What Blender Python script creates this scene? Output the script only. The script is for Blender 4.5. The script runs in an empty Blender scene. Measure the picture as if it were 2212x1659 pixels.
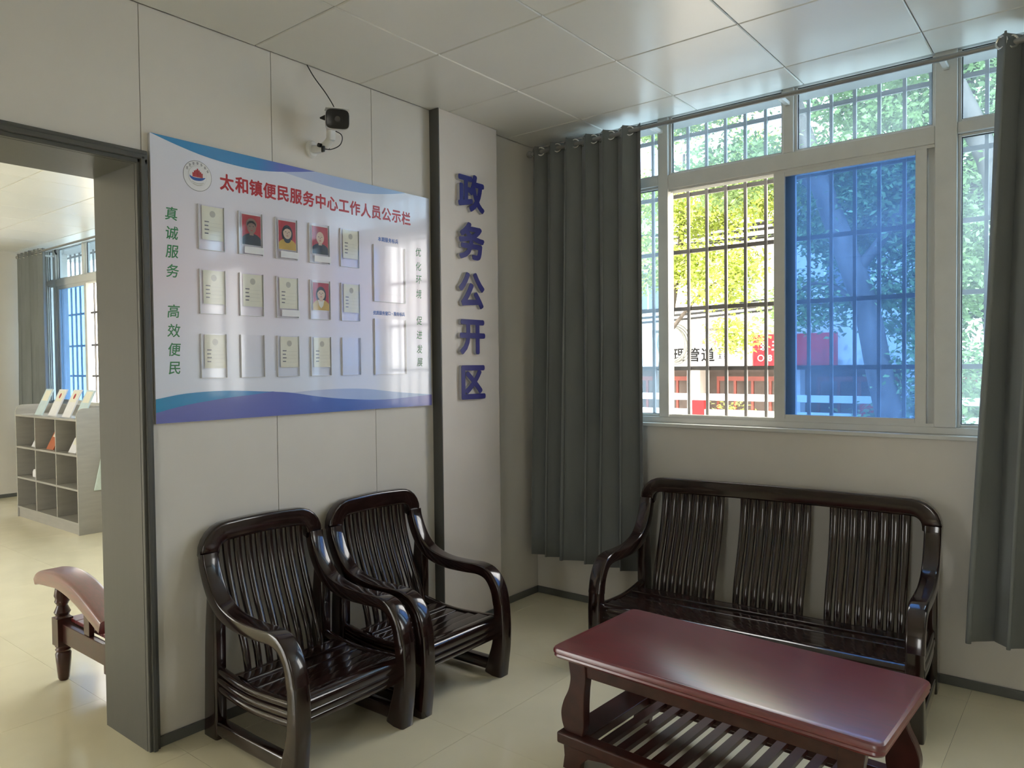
import bpy, math, random
import numpy as np
from mathutils import Vector, Matrix

scene = bpy.context.scene
COL = scene.collection
PI = math.pi

# ------------------------------------------------------------------ camera, sky, sun, exposure
YAW, PITCH, ROLL = math.radians(38.5426), math.radians(-1.4368), math.radians(-0.6143)
CAM = Vector((3.01155, -4.04087, 1.545))
fwd = Vector((-math.sin(YAW) * math.cos(PITCH), math.cos(YAW) * math.cos(PITCH), math.sin(PITCH)))
rgt = Vector((math.cos(YAW), math.sin(YAW), 0))
upv = rgt.cross(fwd)
r2 = rgt * math.cos(ROLL) + upv * math.sin(ROLL)
u2 = upv * math.cos(ROLL) - rgt * math.sin(ROLL)
cam_data = bpy.data.cameras.new('camera')
cam_data.sensor_width = 36.0
cam_data.lens = 1604.36 / 2212 * 36.0
cam_data.clip_start = 0.02
cam_data.clip_end = 300
cam = bpy.data.objects.new('camera', cam_data)
COL.objects.link(cam)
cam.matrix_world = Matrix(((r2.x, u2.x, -fwd.x, CAM.x), (r2.y, u2.y, -fwd.y, CAM.y), (r2.z, u2.z, -fwd.z, CAM.z), (0, 0, 0, 1)))
scene.camera = cam

scene.view_settings.view_transform = 'Standard'
scene.view_settings.look = 'None'
scene.view_settings.gamma = 1.0
scene.view_settings.use_curve_mapping = False
scene.view_settings.exposure = 1.5

world = bpy.data.worlds.new('hazy_sky')
scene.world = world
world.use_nodes = True
wb = world.node_tree.nodes['Background']
wb.inputs['Color'].default_value = (1.0, 0.985, 0.96, 1)
wb.inputs['Strength'].default_value = 3.8

sun_d = bpy.data.lights.new('sun', 'SUN')
sun_d.energy = 6.0
sun_d.angle = 0.01
sun_d.color = (1.0, 0.93, 0.80)
sun = bpy.data.objects.new('sun', sun_d)
COL.objects.link(sun)
sun.rotation_euler = Vector((-0.25, 0.62, -0.80)).to_track_quat('-Z', 'Y').to_euler()


def portal(name, loc, rot, sx, sy):
    """Marks a window opening for the sky sampler; gives off no light itself."""
    d = bpy.data.lights.new(name, 'AREA')
    d.shape = 'RECTANGLE'
    d.size, d.size_y = sx, sy
    d.cycles.is_portal = True
    o = bpy.data.objects.new(name, d)
    COL.objects.link(o)
    o.location = loc
    o.rotation_euler = rot


portal('window_portal', (1.675, 0.34, 2.12), (-PI / 2, 0, 0), 2.5, 1.9)
portal('window_portal', (4.05, 0.34, 2.12), (-PI / 2, 0, 0), 1.4, 1.9)
portal('window_portal', (-5.9, -0.10, 2.1), (-PI / 2, 0, 0), 3.0, 1.9)
portal('window_portal', (-2.3, -0.10, 2.1), (-PI / 2, 0, 0), 2.9, 1.9)
portal('window_portal', (3.05, -7.35, 1.75), (PI / 2, 0, 0), 0.8, 1.8)
portal('window_portal', (-4.1, -7.35, 1.35), (PI / 2, 0, 0), 2.3, 2.7)

# ------------------------------------------------------------------ materials


def nd(nt, t, **kw):
    n = nt.nodes.new(t)
    for k, v in kw.items():
        setattr(n, k, v)
    return n


def pmat(name, col, rough=0.5, var=0.06, scale=12.0, stretch=(1, 1, 1), bump=0.0, bscale=None, metal=0.0, coat=0.0,
         spec=0.5, rvar=0.0, translucent=0.0, sheen=0.0, crough=0.08, cior=1.5):
    m = bpy.data.materials.new(name)
    m.use_nodes = True
    nt = m.node_tree
    b = nt.nodes['Principled BSDF']
    b.inputs['Roughness'].default_value = rough
    b.inputs['Metallic'].default_value = metal
    b.inputs['Coat Weight'].default_value = coat
    b.inputs['Coat Roughness'].default_value = crough
    b.inputs['Coat IOR'].default_value = cior
    b.inputs['Specular IOR Level'].default_value = spec
    b.inputs['Sheen Weight'].default_value = sheen
    tc = nd(nt, 'ShaderNodeTexCoord')
    mp = nd(nt, 'ShaderNodeMapping')
    mp.inputs['Scale'].default_value = stretch
    nt.links.new(tc.outputs['Object'], mp.inputs['Vector'])
    nz = nd(nt, 'ShaderNodeTexNoise')
    nz.inputs['Scale'].default_value = scale
    nz.inputs['Detail'].default_value = 4
    nt.links.new(mp.outputs['Vector'], nz.inputs['Vector'])
    rp = nd(nt, 'ShaderNodeValToRGB')
    rp.color_ramp.elements[0].position = 0.3
    rp.color_ramp.elements[1].position = 0.7
    rp.color_ramp.elements[0].color = tuple(c * (1 - var) for c in col) + (1,)
    rp.color_ramp.elements[1].color = tuple(min(1, c * (1 + var)) for c in col) + (1,)
    nt.links.new(nz.outputs['Fac'], rp.inputs['Fac'])
    nt.links.new(rp.outputs['Color'], b.inputs['Base Color'])
    if rvar:
        mr = nd(nt, 'ShaderNodeMapRange')
        mr.inputs['To Min'].default_value = max(0.02, rough - rvar)
        mr.inputs['To Max'].default_value = rough + rvar
        nt.links.new(nz.outputs['Fac'], mr.inputs['Value'])
        nt.links.new(mr.outputs['Result'], b.inputs['Roughness'])
    if bump:
        n2 = nd(nt, 'ShaderNodeTexNoise')
        n2.inputs['Scale'].default_value = bscale or scale * 6
        n2.inputs['Detail'].default_value = 3
        nt.links.new(mp.outputs['Vector'], n2.inputs['Vector'])
        bp = nd(nt, 'ShaderNodeBump')
        bp.inputs['Strength'].default_value = bump
        bp.inputs['Distance'].default_value = 0.002
        nt.links.new(n2.outputs['Fac'], bp.inputs['Height'])
        nt.links.new(bp.outputs['Normal'], b.inputs['Normal'])
    if translucent:
        tr = nd(nt, 'ShaderNodeBsdfTranslucent')
        nt.links.new(rp.outputs['Color'], tr.inputs['Color'])
        mx = nd(nt, 'ShaderNodeMixShader')
        mx.inputs['Fac'].default_value = translucent
        nt.links.new(b.outputs['BSDF'], mx.inputs[1])
        nt.links.new(tr.outputs['BSDF'], mx.inputs[2])
        nt.links.new(mx.outputs['Shader'], nt.nodes['Material Output'].inputs['Surface'])
    return m


def glass(name, col, dust=0.03, rough=0.02, gloss=1.0):
    """Thin pane: tinted see-through, a Fresnel mirror and a film of dust."""
    m = bpy.data.materials.new(name)
    m.use_nodes = True
    nt = m.node_tree
    nt.nodes.remove(nt.nodes['Principled BSDF'])
    out = nt.nodes['Material Output']
    tr = nd(nt, 'ShaderNodeBsdfTransparent')
    tr.inputs['Color'].default_value = tuple(c ** 0.5 for c in col) + (1,)   # a pane has two faces
    gl = nd(nt, 'ShaderNodeBsdfGlossy')
    gl.inputs['Roughness'].default_value = rough
    fr = nd(nt, 'ShaderNodeFresnel')
    fr.inputs['IOR'].default_value = 1.5
    ml = nd(nt, 'ShaderNodeMath', operation='MULTIPLY')
    ge = nd(nt, 'ShaderNodeNewGeometry')
    inv = nd(nt, 'ShaderNodeMath', operation='SUBTRACT')
    inv.inputs[0].default_value = gloss
    nt.links.new(ge.outputs['Backfacing'], inv.inputs[1])
    inv.use_clamp = True
    nt.links.new(inv.outputs['Value'], ml.inputs[1])
    nt.links.new(fr.outputs['Fac'], ml.inputs[0])
    mx = nd(nt, 'ShaderNodeMixShader')
    nt.links.new(ml.outputs['Value'], mx.inputs['Fac'])
    nt.links.new(tr.outputs['BSDF'], mx.inputs[1])
    nt.links.new(gl.outputs['BSDF'], mx.inputs[2])
    last = mx
    if dust:
        tl = nd(nt, 'ShaderNodeBsdfTranslucent')
        tl.inputs['Color'].default_value = tuple(0.35 + 0.6 * c for c in col) + (1,)
        tc = nd(nt, 'ShaderNodeTexCoord')
        nz = nd(nt, 'ShaderNodeTexNoise')
        nz.inputs['Scale'].default_value = 2.5
        nt.links.new(tc.outputs['Object'], nz.inputs['Vector'])
        mr = nd(nt, 'ShaderNodeMapRange')
        mr.inputs['From Min'].default_value = 0.3
        mr.inputs['From Max'].default_value = 0.7
        mr.inputs['To Min'].default_value = dust * 0.6
        mr.inputs['To Max'].default_value = dust * 1.4
        nt.links.new(nz.outputs['Fac'], mr.inputs['Value'])
        m2 = nd(nt, 'ShaderNodeMixShader')
        nt.links.new(mr.outputs['Result'], m2.inputs['Fac'])
        nt.links.new(mx.outputs['Shader'], m2.inputs[1])
        nt.links.new(tl.outputs['BSDF'], m2.inputs[2])
        last = m2
    nt.links.new(last.outputs['Shader'], out.inputs['Surface'])
    return m


def ramp_mat(name, stops, axis=1, rough=0.25, coat=0.3):
    """Flat print whose ink runs through several colours along one direction of the sheet."""
    m = bpy.data.materials.new(name)
    m.use_nodes = True
    nt = m.node_tree
    b = nt.nodes['Principled BSDF']
    b.inputs['Roughness'].default_value = rough
    b.inputs['Coat Weight'].default_value = coat
    b.inputs['Coat Roughness'].default_value = 0.06
    tc = nd(nt, 'ShaderNodeTexCoord')
    sx = nd(nt, 'ShaderNodeSeparateXYZ')
    nt.links.new(tc.outputs['Generated'], sx.inputs['Vector'])
    rp = nd(nt, 'ShaderNodeValToRGB')
    els = rp.color_ramp.elements
    while len(els) < len(stops):
        els.new(0.5)
    for e, (p, c) in zip(els, stops):
        e.position = p
        e.color = c + (1,)
    nt.links.new(sx.outputs['XYZ'[axis]], rp.inputs['Fac'])
    nt.links.new(rp.outputs['Color'], b.inputs['Base Color'])
    return m


M = {
    'wall': pmat('painted_wall', (0.745, 0.71, 0.645), 0.55, 0.02, 4, bump=0.05, bscale=260),
    'core': pmat('wall_core', (0.30, 0.29, 0.27), 0.8),
    'ceil': pmat('ceiling_panel_enamel', (0.80, 0.79, 0.73), 0.30, 0.02, 2, rvar=0.05),
    'joint': pmat('ceiling_joint', (0.33, 0.32, 0.29), 0.7),
    'tile': pmat('polished_floor_tile', (0.87, 0.80, 0.58), 0.15, 0.04, 3, rvar=0.05, coat=0.15),
    'grout': pmat('floor_grout', (0.42, 0.39, 0.31), 0.7),
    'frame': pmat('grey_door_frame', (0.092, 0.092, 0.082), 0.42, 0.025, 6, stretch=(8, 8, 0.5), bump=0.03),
    'skirt': pmat('grey_baseboard', (0.13, 0.135, 0.125), 0.35, 0.05),
    'column': pmat('column_paint', (0.78, 0.72, 0.66), 0.6, 0.02, 5, bump=0.06, bscale=200),
    'upvc': pmat('window_frame_plastic', (0.70, 0.70, 0.66), 0.35, 0.03),
    'gasket': pmat('window_gasket', (0.03, 0.03, 0.03), 0.6),
    'blue': glass('blue_window_glass', (0.26, 0.43, 0.70), 0.06),
    'pale': glass('pale_blue_window_glass', (0.42, 0.63, 0.86), 0.075),
    'clear': glass('clear_window_glass', (0.95, 0.97, 0.97), 0.02),
    'acrylic': glass('acrylic', (0.985, 0.985, 0.99), 0.0, 0.05, 1.0),
    'acrylic_edge': pmat('acrylic_edge', (0.80, 0.80, 0.82), 0.12, 0.02),
    'bar': pmat('grille_steel', (0.16, 0.15, 0.14), 0.5, 0.15, 10, metal=0.3),
    'wood': pmat('dark_lacquered_wood', (0.019, 0.0075, 0.006), 0.15, 0.45, 5, stretch=(3, 3, 3), rvar=0.05, coat=0.6, crough=0.06),
    'red_wood': pmat('red_lacquered_wood', (0.17, 0.011, 0.017), 0.36, 0.25, 9, stretch=(1.2, 9, 9), rvar=0.05, bump=0.05, bscale=60, coat=1.0, crough=0.30, cior=1.85),
    'red_dark': pmat('dark_red_wood', (0.055, 0.014, 0.010), 0.30, 0.25, 9, stretch=(2, 2, 2), rvar=0.05, coat=0.2),
    'curtain': pmat('grey_curtain_cloth', (0.235, 0.25, 0.245), 0.85, 0.10, 8, stretch=(1, 1, 0.2), bump=0.3, bscale=700, spec=0.2, sheen=0.2, translucent=0.10),
    'chrome': pmat('eyelet_metal', (0.78, 0.78, 0.76), 0.2, 0.02, metal=0.9),
    'rod': pmat('curtain_rod_metal', (0.30, 0.30, 0.29), 0.35, 0.05, metal=0.5),
    'white': pmat('white_plastic', (0.80, 0.80, 0.77), 0.35, 0.02),
    'black': pmat('black_plastic', (0.012, 0.012, 0.013), 0.3, 0.1),
    'lens': pmat('lens_glass', (0.03, 0.03, 0.035), 0.08, 0.1, coat=1.0),
    'cable': pmat('black_cable', (0.02, 0.02, 0.02), 0.5),
    'navy': pmat('navy_letter_face', (0.022, 0.022, 0.20), 0.35, 0.05),
    'letter_side': pmat('letter_side_acrylic', (0.52, 0.52, 0.56), 0.3, 0.05),
    'board': ramp_mat('notice_board_sheet', [(0, (0.80, 0.84, 0.97)), (0.2, (0.80, 0.84, 0.96)), (0.5, (0.86, 0.77, 0.85)), (0.72, (0.84, 0.79, 0.87)), (1, (0.80, 0.84, 0.96))], 2, 0.22, 0.5),
    'board_edge': pmat('board_edge', (0.7, 0.7, 0.72), 0.4),
    'p_top': ramp_mat('print_blue_band', [(0, (0.05, 0.30, 0.62)), (0.6, (0.05, 0.28, 0.62)), (0.75, (0.14, 0.19, 0.58)), (1, (0.16, 0.19, 0.60))]),
    'p_pale': ramp_mat('print_pale_band', [(0, (0.62, 0.66, 0.86)), (0.45, (0.42, 0.53, 0.82)), (1, (0.34, 0.52, 0.82))]),
    'p_cyan': ramp_mat('print_cyan_band', [(0, (0.02, 0.30, 0.58)), (0.6, (0.05, 0.31, 0.66)), (1, (0.12, 0.26, 0.64))]),
    'p_indigo': ramp_mat('print_indigo_band', [(0, (0.16, 0.18, 0.52)), (0.35, (0.15, 0.18, 0.54)), (0.6, (0.07, 0.16, 0.55)), (0.85, (0.10, 0.18, 0.60)), (1, (0.28, 0.26, 0.62))]),
    'p_red': pmat('print_red_ink', (0.50, 0.022, 0.03), 0.3, 0.08),
    'p_green': pmat('print_green_ink', (0.025, 0.22, 0.07), 0.3, 0.1),
    'p_blue': pmat('print_blue_ink', (0.05, 0.14, 0.48), 0.3, 0.05),
    'p_grey': pmat('print_grey_ink', (0.20, 0.20, 0.22), 0.4, 0.1),
    'p_line': pmat('print_pale_line', (0.55, 0.54, 0.47), 0.5, 0.05),
    'card': pmat('cream_card', (0.86, 0.85, 0.72), 0.55, 0.03, 30),
    'paper': pmat('white_paper', (0.84, 0.84, 0.86), 0.5, 0.02, 30),
    'photo_red': pmat('photo_red', (0.48, 0.035, 0.04), 0.3, 0.05),
    'photo_skin': pmat('photo_skin', (0.74, 0.56, 0.42), 0.3, 0.06),
    'photo_skin_dark': pmat('photo_skin_dark', (0.30, 0.19, 0.14), 0.3, 0.1),
    'photo_black': pmat('photo_black', (0.025, 0.028, 0.032), 0.3, 0.2),
    'photo_yellow': pmat('photo_mustard', (0.62, 0.40, 0.06), 0.3, 0.12),
    'photo_white': pmat('photo_white', (0.80, 0.78, 0.66), 0.3, 0.05),
    'shelf': pmat('pale_laminate', (0.38, 0.365, 0.33), 0.4, 0.06, 5, stretch=(1, 1, 6)),
    'orange': pmat('orange_cover', (0.55, 0.17, 0.08), 0.4, 0.1),
    'teal': pmat('pale_blue_cover', (0.62, 0.76, 0.80), 0.4, 0.06),
    'bag': pmat('pale_green_bag', (0.62, 0.72, 0.66), 0.5, 0.08),
    'bark': pmat('tree_bark', (0.075, 0.062, 0.052), 0.9, 0.4, 7, stretch=(1, 1, 0.3), bump=0.6, bscale=20),
    'leaf': pmat('bright_leaf', (0.40, 0.47, 0.11), 0.5, 0.6, 3.0, translucent=0.4, spec=0.3),
    'leaf2': pmat('green_leaf', (0.18, 0.27, 0.10), 0.5, 0.5, 2.5, translucent=0.35, spec=0.3),
    'ground': pmat('pavement', (0.50, 0.48, 0.44), 0.8, 0.15, 0.6),
    'stucco': pmat('cream_stucco', (0.78, 0.72, 0.60), 0.8, 0.06, 0.8),
    'facade': pmat('white_facade', (0.55, 0.51, 0.46), 0.7, 0.08, 0.7),
    'roof': pmat('grey_roof_tile', (0.28, 0.29, 0.32), 0.7, 0.2, 4),
    'shopdark': pmat('shop_interior', (0.12, 0.09, 0.075), 0.6, 0.3, 1.5),
    'shopred': pmat('red_shop_paint', (0.20, 0.04, 0.025), 0.5, 0.15, 3),
    'winpane': pmat('facade_window_pane', (0.12, 0.14, 0.16), 0.15, 0.2, 1),
    'sign_white': pmat('white_sign_board', (0.56, 0.56, 0.56), 0.5, 0.02, spec=0.2),
    'sign_red': pmat('red_sign_board', (0.50, 0.012, 0.018), 0.5, 0.04, spec=0.2),
    'sign_ink': pmat('sign_black_ink', (0.012, 0.012, 0.012), 0.6, spec=0.1),
    'guard_white': pmat('guard_rail_white', (0.72, 0.72, 0.70), 0.5, 0.03),
    'guard_red': pmat('guard_rail_red', (0.50, 0.010, 0.012), 0.5, 0.05, spec=0.2),
    'coil': pmat('grey_cable_coil', (0.22, 0.22, 0.2), 0.5),
}

# ------------------------------------------------------------------ mesh helpers


class MB:
    def __init__(s):
        s.v, s.f = [], []

    def add(s, vs, fs):
        o = len(s.v)
        s.v += [tuple(v) for v in vs]
        s.f += [tuple(i + o for i in f) for f in fs]
        return s

    def box(s, x0, x1, y0, y1, z0, z1):
        return s.add([(x, y, z) for x in (x0, x1) for y in (y0, y1) for z in (z0, z1)],
                     [(0, 1, 3, 2), (4, 6, 7, 5), (0, 4, 5, 1), (2, 3, 7, 6), (0, 2, 6, 4), (1, 5, 7, 3)])

    def prism(s, pts, axis, a0, a1):
        """2-D outline extruded along an axis; pts in the two other axes, in order."""
        n = len(pts)

        def P(p, a):
            return {'x': (a, p[0], p[1]), 'y': (p[0], a, p[1]), 'z': (p[0], p[1], a)}[axis]
        return s.add([P(p, a0) for p in pts] + [P(p, a1) for p in pts],
                     [tuple(range(n - 1, -1, -1)), tuple(range(n, 2 * n))] + [(i, (i + 1) % n, n + (i + 1) % n, n + i) for i in range(n)])

    def sweep(s, path, hn, hb, b, ns=12, e=4.0, closed=False):
        path = [Vector(p) for p in path]
        n = len(path)
        hn = hn if isinstance(hn, (list, tuple)) else [hn] * n
        hb = hb if isinstance(hb, (list, tuple)) else [hb] * n
        b = Vector(b).normalized()
        ring = []
        if e >= 5:
            c0 = 0.30
            for sx, sy, a0 in ((1, 1, 0), (-1, 1, 90), (-1, -1, 180), (1, -1, 270)):
                for k in range(4):
                    a = math.radians(a0 + 30 * k)
                    ring.append((sx * (1 - c0) + c0 * math.cos(a), sy * (1 - c0) + c0 * math.sin(a)))
            ns = 16
        for k in range(ns if e < 5 else 0):
            a = 2 * PI * (k + 0.5) / ns
            c, d = math.cos(a), math.sin(a)
            ring.append((math.copysign(abs(c) ** (2 / e), c), math.copysign(abs(d) ** (2 / e), d)))
        vs, fs = [], []
        for i, p in enumerate(path):
            if closed:
                t = path[(i + 1) % n] - path[i - 1]
            else:
                t = path[min(i + 1, n - 1)] - path[max(i - 1, 0)]
            t.normalize()
            nn = b.cross(t).normalized()
            bb = t.cross(nn).normalized()
            for c, d in ring:
                vs.append(p + nn * (c * hn[i]) + bb * (d * hb[i]))
        m = n if closed else n - 1
        for i in range(m):
            j = (i + 1) % n
            for k in range(ns):
                l = (k + 1) % ns
                fs.append((i * ns + k, i * ns + l, j * ns + l, j * ns + k))
        if not closed:
            fs.append(tuple(range(ns - 1, -1, -1)))
            fs.append(tuple((n - 1) * ns + k for k in range(ns)))
        return s.add(vs, fs)

    def tube(s, path, r, ns=8):
        path = [Vector(p) for p in path]
        d = path[-1] - path[0]
        b = Vector((0, 0, 1)) if abs(d.normalized().z) < 0.8 else Vector((0.9, 0.3, 0.1))
        return s.sweep(path, r, r, b, ns, 2.0)

    def lathe(s, prof, ns=20, o=(0, 0, 0)):
        """prof: (radius, z) from bottom to top, around a vertical axis."""
        vs = [(o[0] + r * math.cos(2 * PI * k / ns), o[1] + r * math.sin(2 * PI * k / ns), o[2] + z) for r, z in prof for k in range(ns)]
        fs = [(i * ns + k, i * ns + (k + 1) % ns, (i + 1) * ns + (k + 1) % ns, (i + 1) * ns + k) for i in range(len(prof) - 1) for k in range(ns)]
        fs += [tuple(range(ns - 1, -1, -1)), tuple((len(prof) - 1) * ns + k for k in range(ns))]
        return s.add(vs, fs)

    def torus(s, c, nrm, R, r, n1=24, n2=8):
        nrm = Vector(nrm).normalized()
        a = nrm.orthogonal().normalized()
        b = nrm.cross(a)
        c = Vector(c)
        path = [c + a * (R * math.cos(2 * PI * k / n1)) + b * (R * math.sin(2 * PI * k / n1)) for k in range(n1)]
        return s.sweep(path, r, r, nrm, n2, 2.0, closed=True)

    def mesh(s, name, mat, smooth=35):
        me = bpy.data.meshes.new(name)
        me.from_pydata(s.v, [], s.f)
        me.materials.append(mat)
        if smooth:
            me.shade_smooth()
            me.set_sharp_from_angle(angle=math.radians(smooth))
        me.update()
        return me

    def build(s, name, mat, parent=None, smooth=35, bevel=0, seg=2):
        o = bpy.data.objects.new(name, s.mesh(name, mat, smooth))
        COL.objects.link(o)
        if parent:
            o.parent = parent
        if bevel:
            md = o.modifiers.new('edge', 'BEVEL')
            md.width = bevel
            md.segments = seg
            md.limit_method = 'ANGLE'
            md.angle_limit = math.radians(40)
            md.harden_normals = True
        return o


def tag(o, label=None, cat=None, group=None, kind=None):
    if label:
        o['label'] = label
    if cat:
        o['category'] = cat
    if group:
        o['group'] = group
    if kind:
        o['kind'] = kind
    return o


def empty(name, loc, rz=0, label=None, cat=None, group=None, kind=None):
    o = bpy.data.objects.new(name, None)
    o.empty_display_size = 0.1
    COL.objects.link(o)
    o.location = loc
    o.rotation_euler = (0, 0, rz)
    return tag(o, label, cat, group, kind)


def link_mesh(name, me, parent, loc=(0, 0, 0), rz=0):
    o = bpy.data.objects.new(name, me)
    COL.objects.link(o)
    o.parent = parent
    o.location = loc
    o.rotation_euler = (0, 0, rz)
    return o


def spline(pts, k=6):
    """Catmull-Rom through tuples of any length."""
    P = [np.array(p, float) for p in pts]
    P = [2 * P[0] - P[1]] + P + [2 * P[-1] - P[-2]]
    out = []
    for i in range(1, len(P) - 2):
        a, b, c, d = P[i - 1:i + 3]
        for j in range(k):
            t = j / k
            out.append(0.5 * (2 * b + (c - a) * t + (2 * a - 5 * b + 4 * c - d) * t * t + (3 * b - a - 3 * c + d) * t ** 3))
    out.append(P[-2])
    return out


# lettering: glyph outlines from Blender's own font, per character, centred
_font = bpy.data.curves.new('glyph', 'FONT')
_fo = bpy.data.objects.new('glyph', _font)
COL.objects.link(_fo)
_cache = {}


def glyph(ch, ext=0.0):
    k = (ch, ext)
    if k not in _cache:
        _font.body = ch
        _font.extrude = ext
        _font.resolution_u = 3
        bpy.context.view_layer.update()
        me = _fo.evaluated_get(bpy.context.evaluated_depsgraph_get()).to_mesh()
        v = np.array([tuple(p.co) for p in me.vertices]) if len(me.vertices) else np.zeros((0, 3))
        f = [tuple(p.vertices) for p in me.polygons]
        if len(v):
            c = (v.min(0) + v.max(0)) / 2
            v = v - np.array([c[0], c[1], 0])
        _cache[k] = (v, f)
    return _cache[k]


def letters(mb, chars, h, bold=0.0, facing='x', depth=0.0, w=1.0, ext=0.0, slant=0.0):
    """chars: list of (char, a, z): a runs along +y on a wall facing +x, along +x on a wall facing -y.
    bold thickens the strokes by laying shifted copies of the outline over each other."""
    shifts = [(0.0, 0.0)]
    if bold:
        shifts += [(bold * math.cos(PI * q / 4), bold * math.sin(PI * q / 4)) for q in range(8)]
    for ch, a, z in chars:
        v, f = glyph(ch, ext)
        if not len(v):
            continue
        for q, (sx, sy) in enumerate(shifts):
            tx, ty, tz = (v[:, 0] + sx) * h * w + v[:, 1] * h * slant, (v[:, 1] + sy) * h, v[:, 2] - 0.000004 * q
            if facing == 'x':
                p = np.stack([depth + tz, a + tx, z + ty], 1)
            else:
                p = np.stack([a + tx, depth - tz, z + ty], 1)
            mb.add(p.tolist(), f)
    return mb


def marks(mb, n, a0, z, h, pitch, facing, depth, seed, arc=None):
    """Rows of tiny print too small to read: a few short strokes for each character."""
    rd = random.Random(seed)
    for k in range(n):
        a, zz = (a0 + pitch * k, z) if arc is None else arc(k)
        for q in range(3):
            dz = h * (0.36 - 0.36 * q) + rd.uniform(-0.05, 0.05) * h
            w = h * rd.uniform(0.25, 0.45)
            da = rd.uniform(-0.08, 0.08) * h
            if facing == 'x':
                mb.box(depth, depth + 0.0002, a + da - w, a + da + w, zz + dz - 0.07 * h, zz + dz + 0.07 * h)
            else:
                mb.box(a + da - w, a + da + w, depth - 0.002, depth, zz + dz - 0.07 * h, zz + dz + 0.07 * h)
        w = h * 0.07
        if facing == 'x':
            mb.box(depth, depth + 0.0002, a - w, a + w, zz - 0.45 * h, zz + 0.45 * h)
        else:
            mb.box(a - w, a + w, depth - 0.002, depth, zz - 0.45 * h, zz + 0.45 * h)
    return mb


def wall_mesh(axis, t0, t1, a0, a1, z0, z1, holes):
    """Wall slab with rectangular holes. axis is the wall's normal; a runs along it."""
    A = sorted({a0, a1} | {h[0] for h in holes} | {h[1] for h in holes})
    Z = sorted({z0, z1} | {h[2] for h in holes} | {h[3] for h in holes})
    mb = MB()
    for i in range(len(A) - 1):
        for j in range(len(Z) - 1):
            am, zm = (A[i] + A[i + 1]) / 2, (Z[j] + Z[j + 1]) / 2
            if any(h[0] < am < h[1] and h[2] < zm < h[3] for h in holes):
                continue
            if axis == 'x':
                mb.box(t0, t1, A[i], A[i + 1], Z[j], Z[j + 1])
            else:
                mb.box(A[i], A[i + 1], t0, t1, Z[j], Z[j + 1])
    return mb


H = 3.0
# ------------------------------------------------------------------ floor and ceiling
floor = tag(MB().box(-8.0, 5.0, -7.3, 0.28, -0.15, -0.002).build('floor', M['grout'], smooth=0), kind='structure')
_til = {}


def floor_tile(x0, x1, y0, y1):
    w, d = (x1 - x0) / 2 - 0.0006, (y1 - y0) / 2 - 0.0006
    k = (round(w, 3), round(d, 3))
    if k not in _til:
        _til[k] = MB().box(-w, w, -d, d, -0.012, 0).mesh('floor_tile', M['tile'], 0)
    link_mesh('floor_tile', _til[k], floor, ((x0 + x1) / 2, (y0 + y1) / 2, 0))


fy = [0.0] + [-0.155 - 0.8 * k for k in range(9)] + [-7.05]
fx = [-7.45] + [-7.06 + 0.8 * k for k in range(15)] + [4.8]
for i in range(len(fx) - 1):
    for j in range(len(fy) - 1):
        floor_tile(fx[i], fx[i + 1], fy[j + 1], fy[j])

ceiling = tag(MB().box(-8.0, 5.0, -7.3, 0.28, H + 0.012, H + 0.25).build('ceiling', M['joint'], smooth=0), kind='structure')
_pan = {}


def ceil_panel(x0, x1, y0, y1):
    g, b = 0.0022, 0.004
    w, d = (x1 - x0) / 2 - g, (y1 - y0) / 2 - g
    k = (round(w, 3), round(d, 3))
    if k not in _pan:
        m = MB()
        zs = [(w - b, d - b, 0.0), (w, d, b), (w, d, 0.012)]
        vs = [(sx * ww, sy * dd, z) for ww, dd, z in zs for sx, sy in ((-1, -1), (1, -1), (1, 1), (-1, 1))]
        fs = [(3, 2, 1, 0), (8, 9, 10, 11)] + [(r * 4 + q, r * 4 + (q + 1) % 4, r * 4 + 4 + (q + 1) % 4, r * 4 + 4 + q) for r in (0, 1) for q in range(4)]
        m.add(vs, fs)
        _pan[k] = m.mesh('ceiling_panel', M['ceil'], 0)
    link_mesh('ceiling_panel', _pan[k], ceiling, ((x0 + x1) / 2, (y0 + y1) / 2, H))


xs = [0.0] + [-0.03 + 0.6 * k for k in range(1, 9)] + [4.8]
ys = [0.0] + [-0.3 - 0.6 * k for k in range(0, 12)]
for i in range(len(xs) - 1):
    for j in range(len(ys) - 1):
        ceil_panel(xs[i], xs[i + 1], ys[j + 1], ys[j])
xo = [-0.36 - 0.6 * k for k in range(0, 12)] + [-7.45]
yo = [-0.42, -0.7] + [-1.3 - 0.6 * k for k in range(0, 10)]
for i in range(len(xo) - 1):
    for j in range(len(yo) - 1):
        ceil_panel(xo[i + 1], xo[i], yo[j + 1], yo[j])

# ------------------------------------------------------------------ walls
DOOR = (-4.10, -2.63, -0.2, 2.38)
wl = tag(wall_mesh('x', -0.36, -0.012, -7.3, 0.28, -0.15, 3.2, [DOOR]).build('wall_left', M['wall'], smooth=0), kind='structure')
PX = [0.0, -0.475, -1.42, -2.02, -2.62, -3.22, -3.82, -4.16]


def wall_panel(y0, y1, z0, z1):
    MB().box(-0.012, 0.0, y0 + 0.0013, y1 - 0.0013, z0, z1).build('wall_panel', M['wall'], wl, smooth=0, bevel=0.0012, seg=1)


for i in range(4):
    wall_panel(PX[i + 1], PX[i], 0, H)
for i in range(4, 7):
    wall_panel(PX[i + 1], PX[i], 2.40, H)
for k in range(5):
    wall_panel(-4.16 - 0.6 * (k + 1), -4.16 - 0.6 * k, 0, H)

column = tag(MB().box(0.0, 0.07, -0.985, -0.475, 0, H).build('wall_column', M['column'], smooth=0, bevel=0.004), kind='structure')
tag(MB().box(0.0005, 0.0705, -0.992, -0.985, 0, H).build('column_side_strip', M['frame'], smooth=0), kind='structure')  # dark grey strip laid over the column's side face

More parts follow.
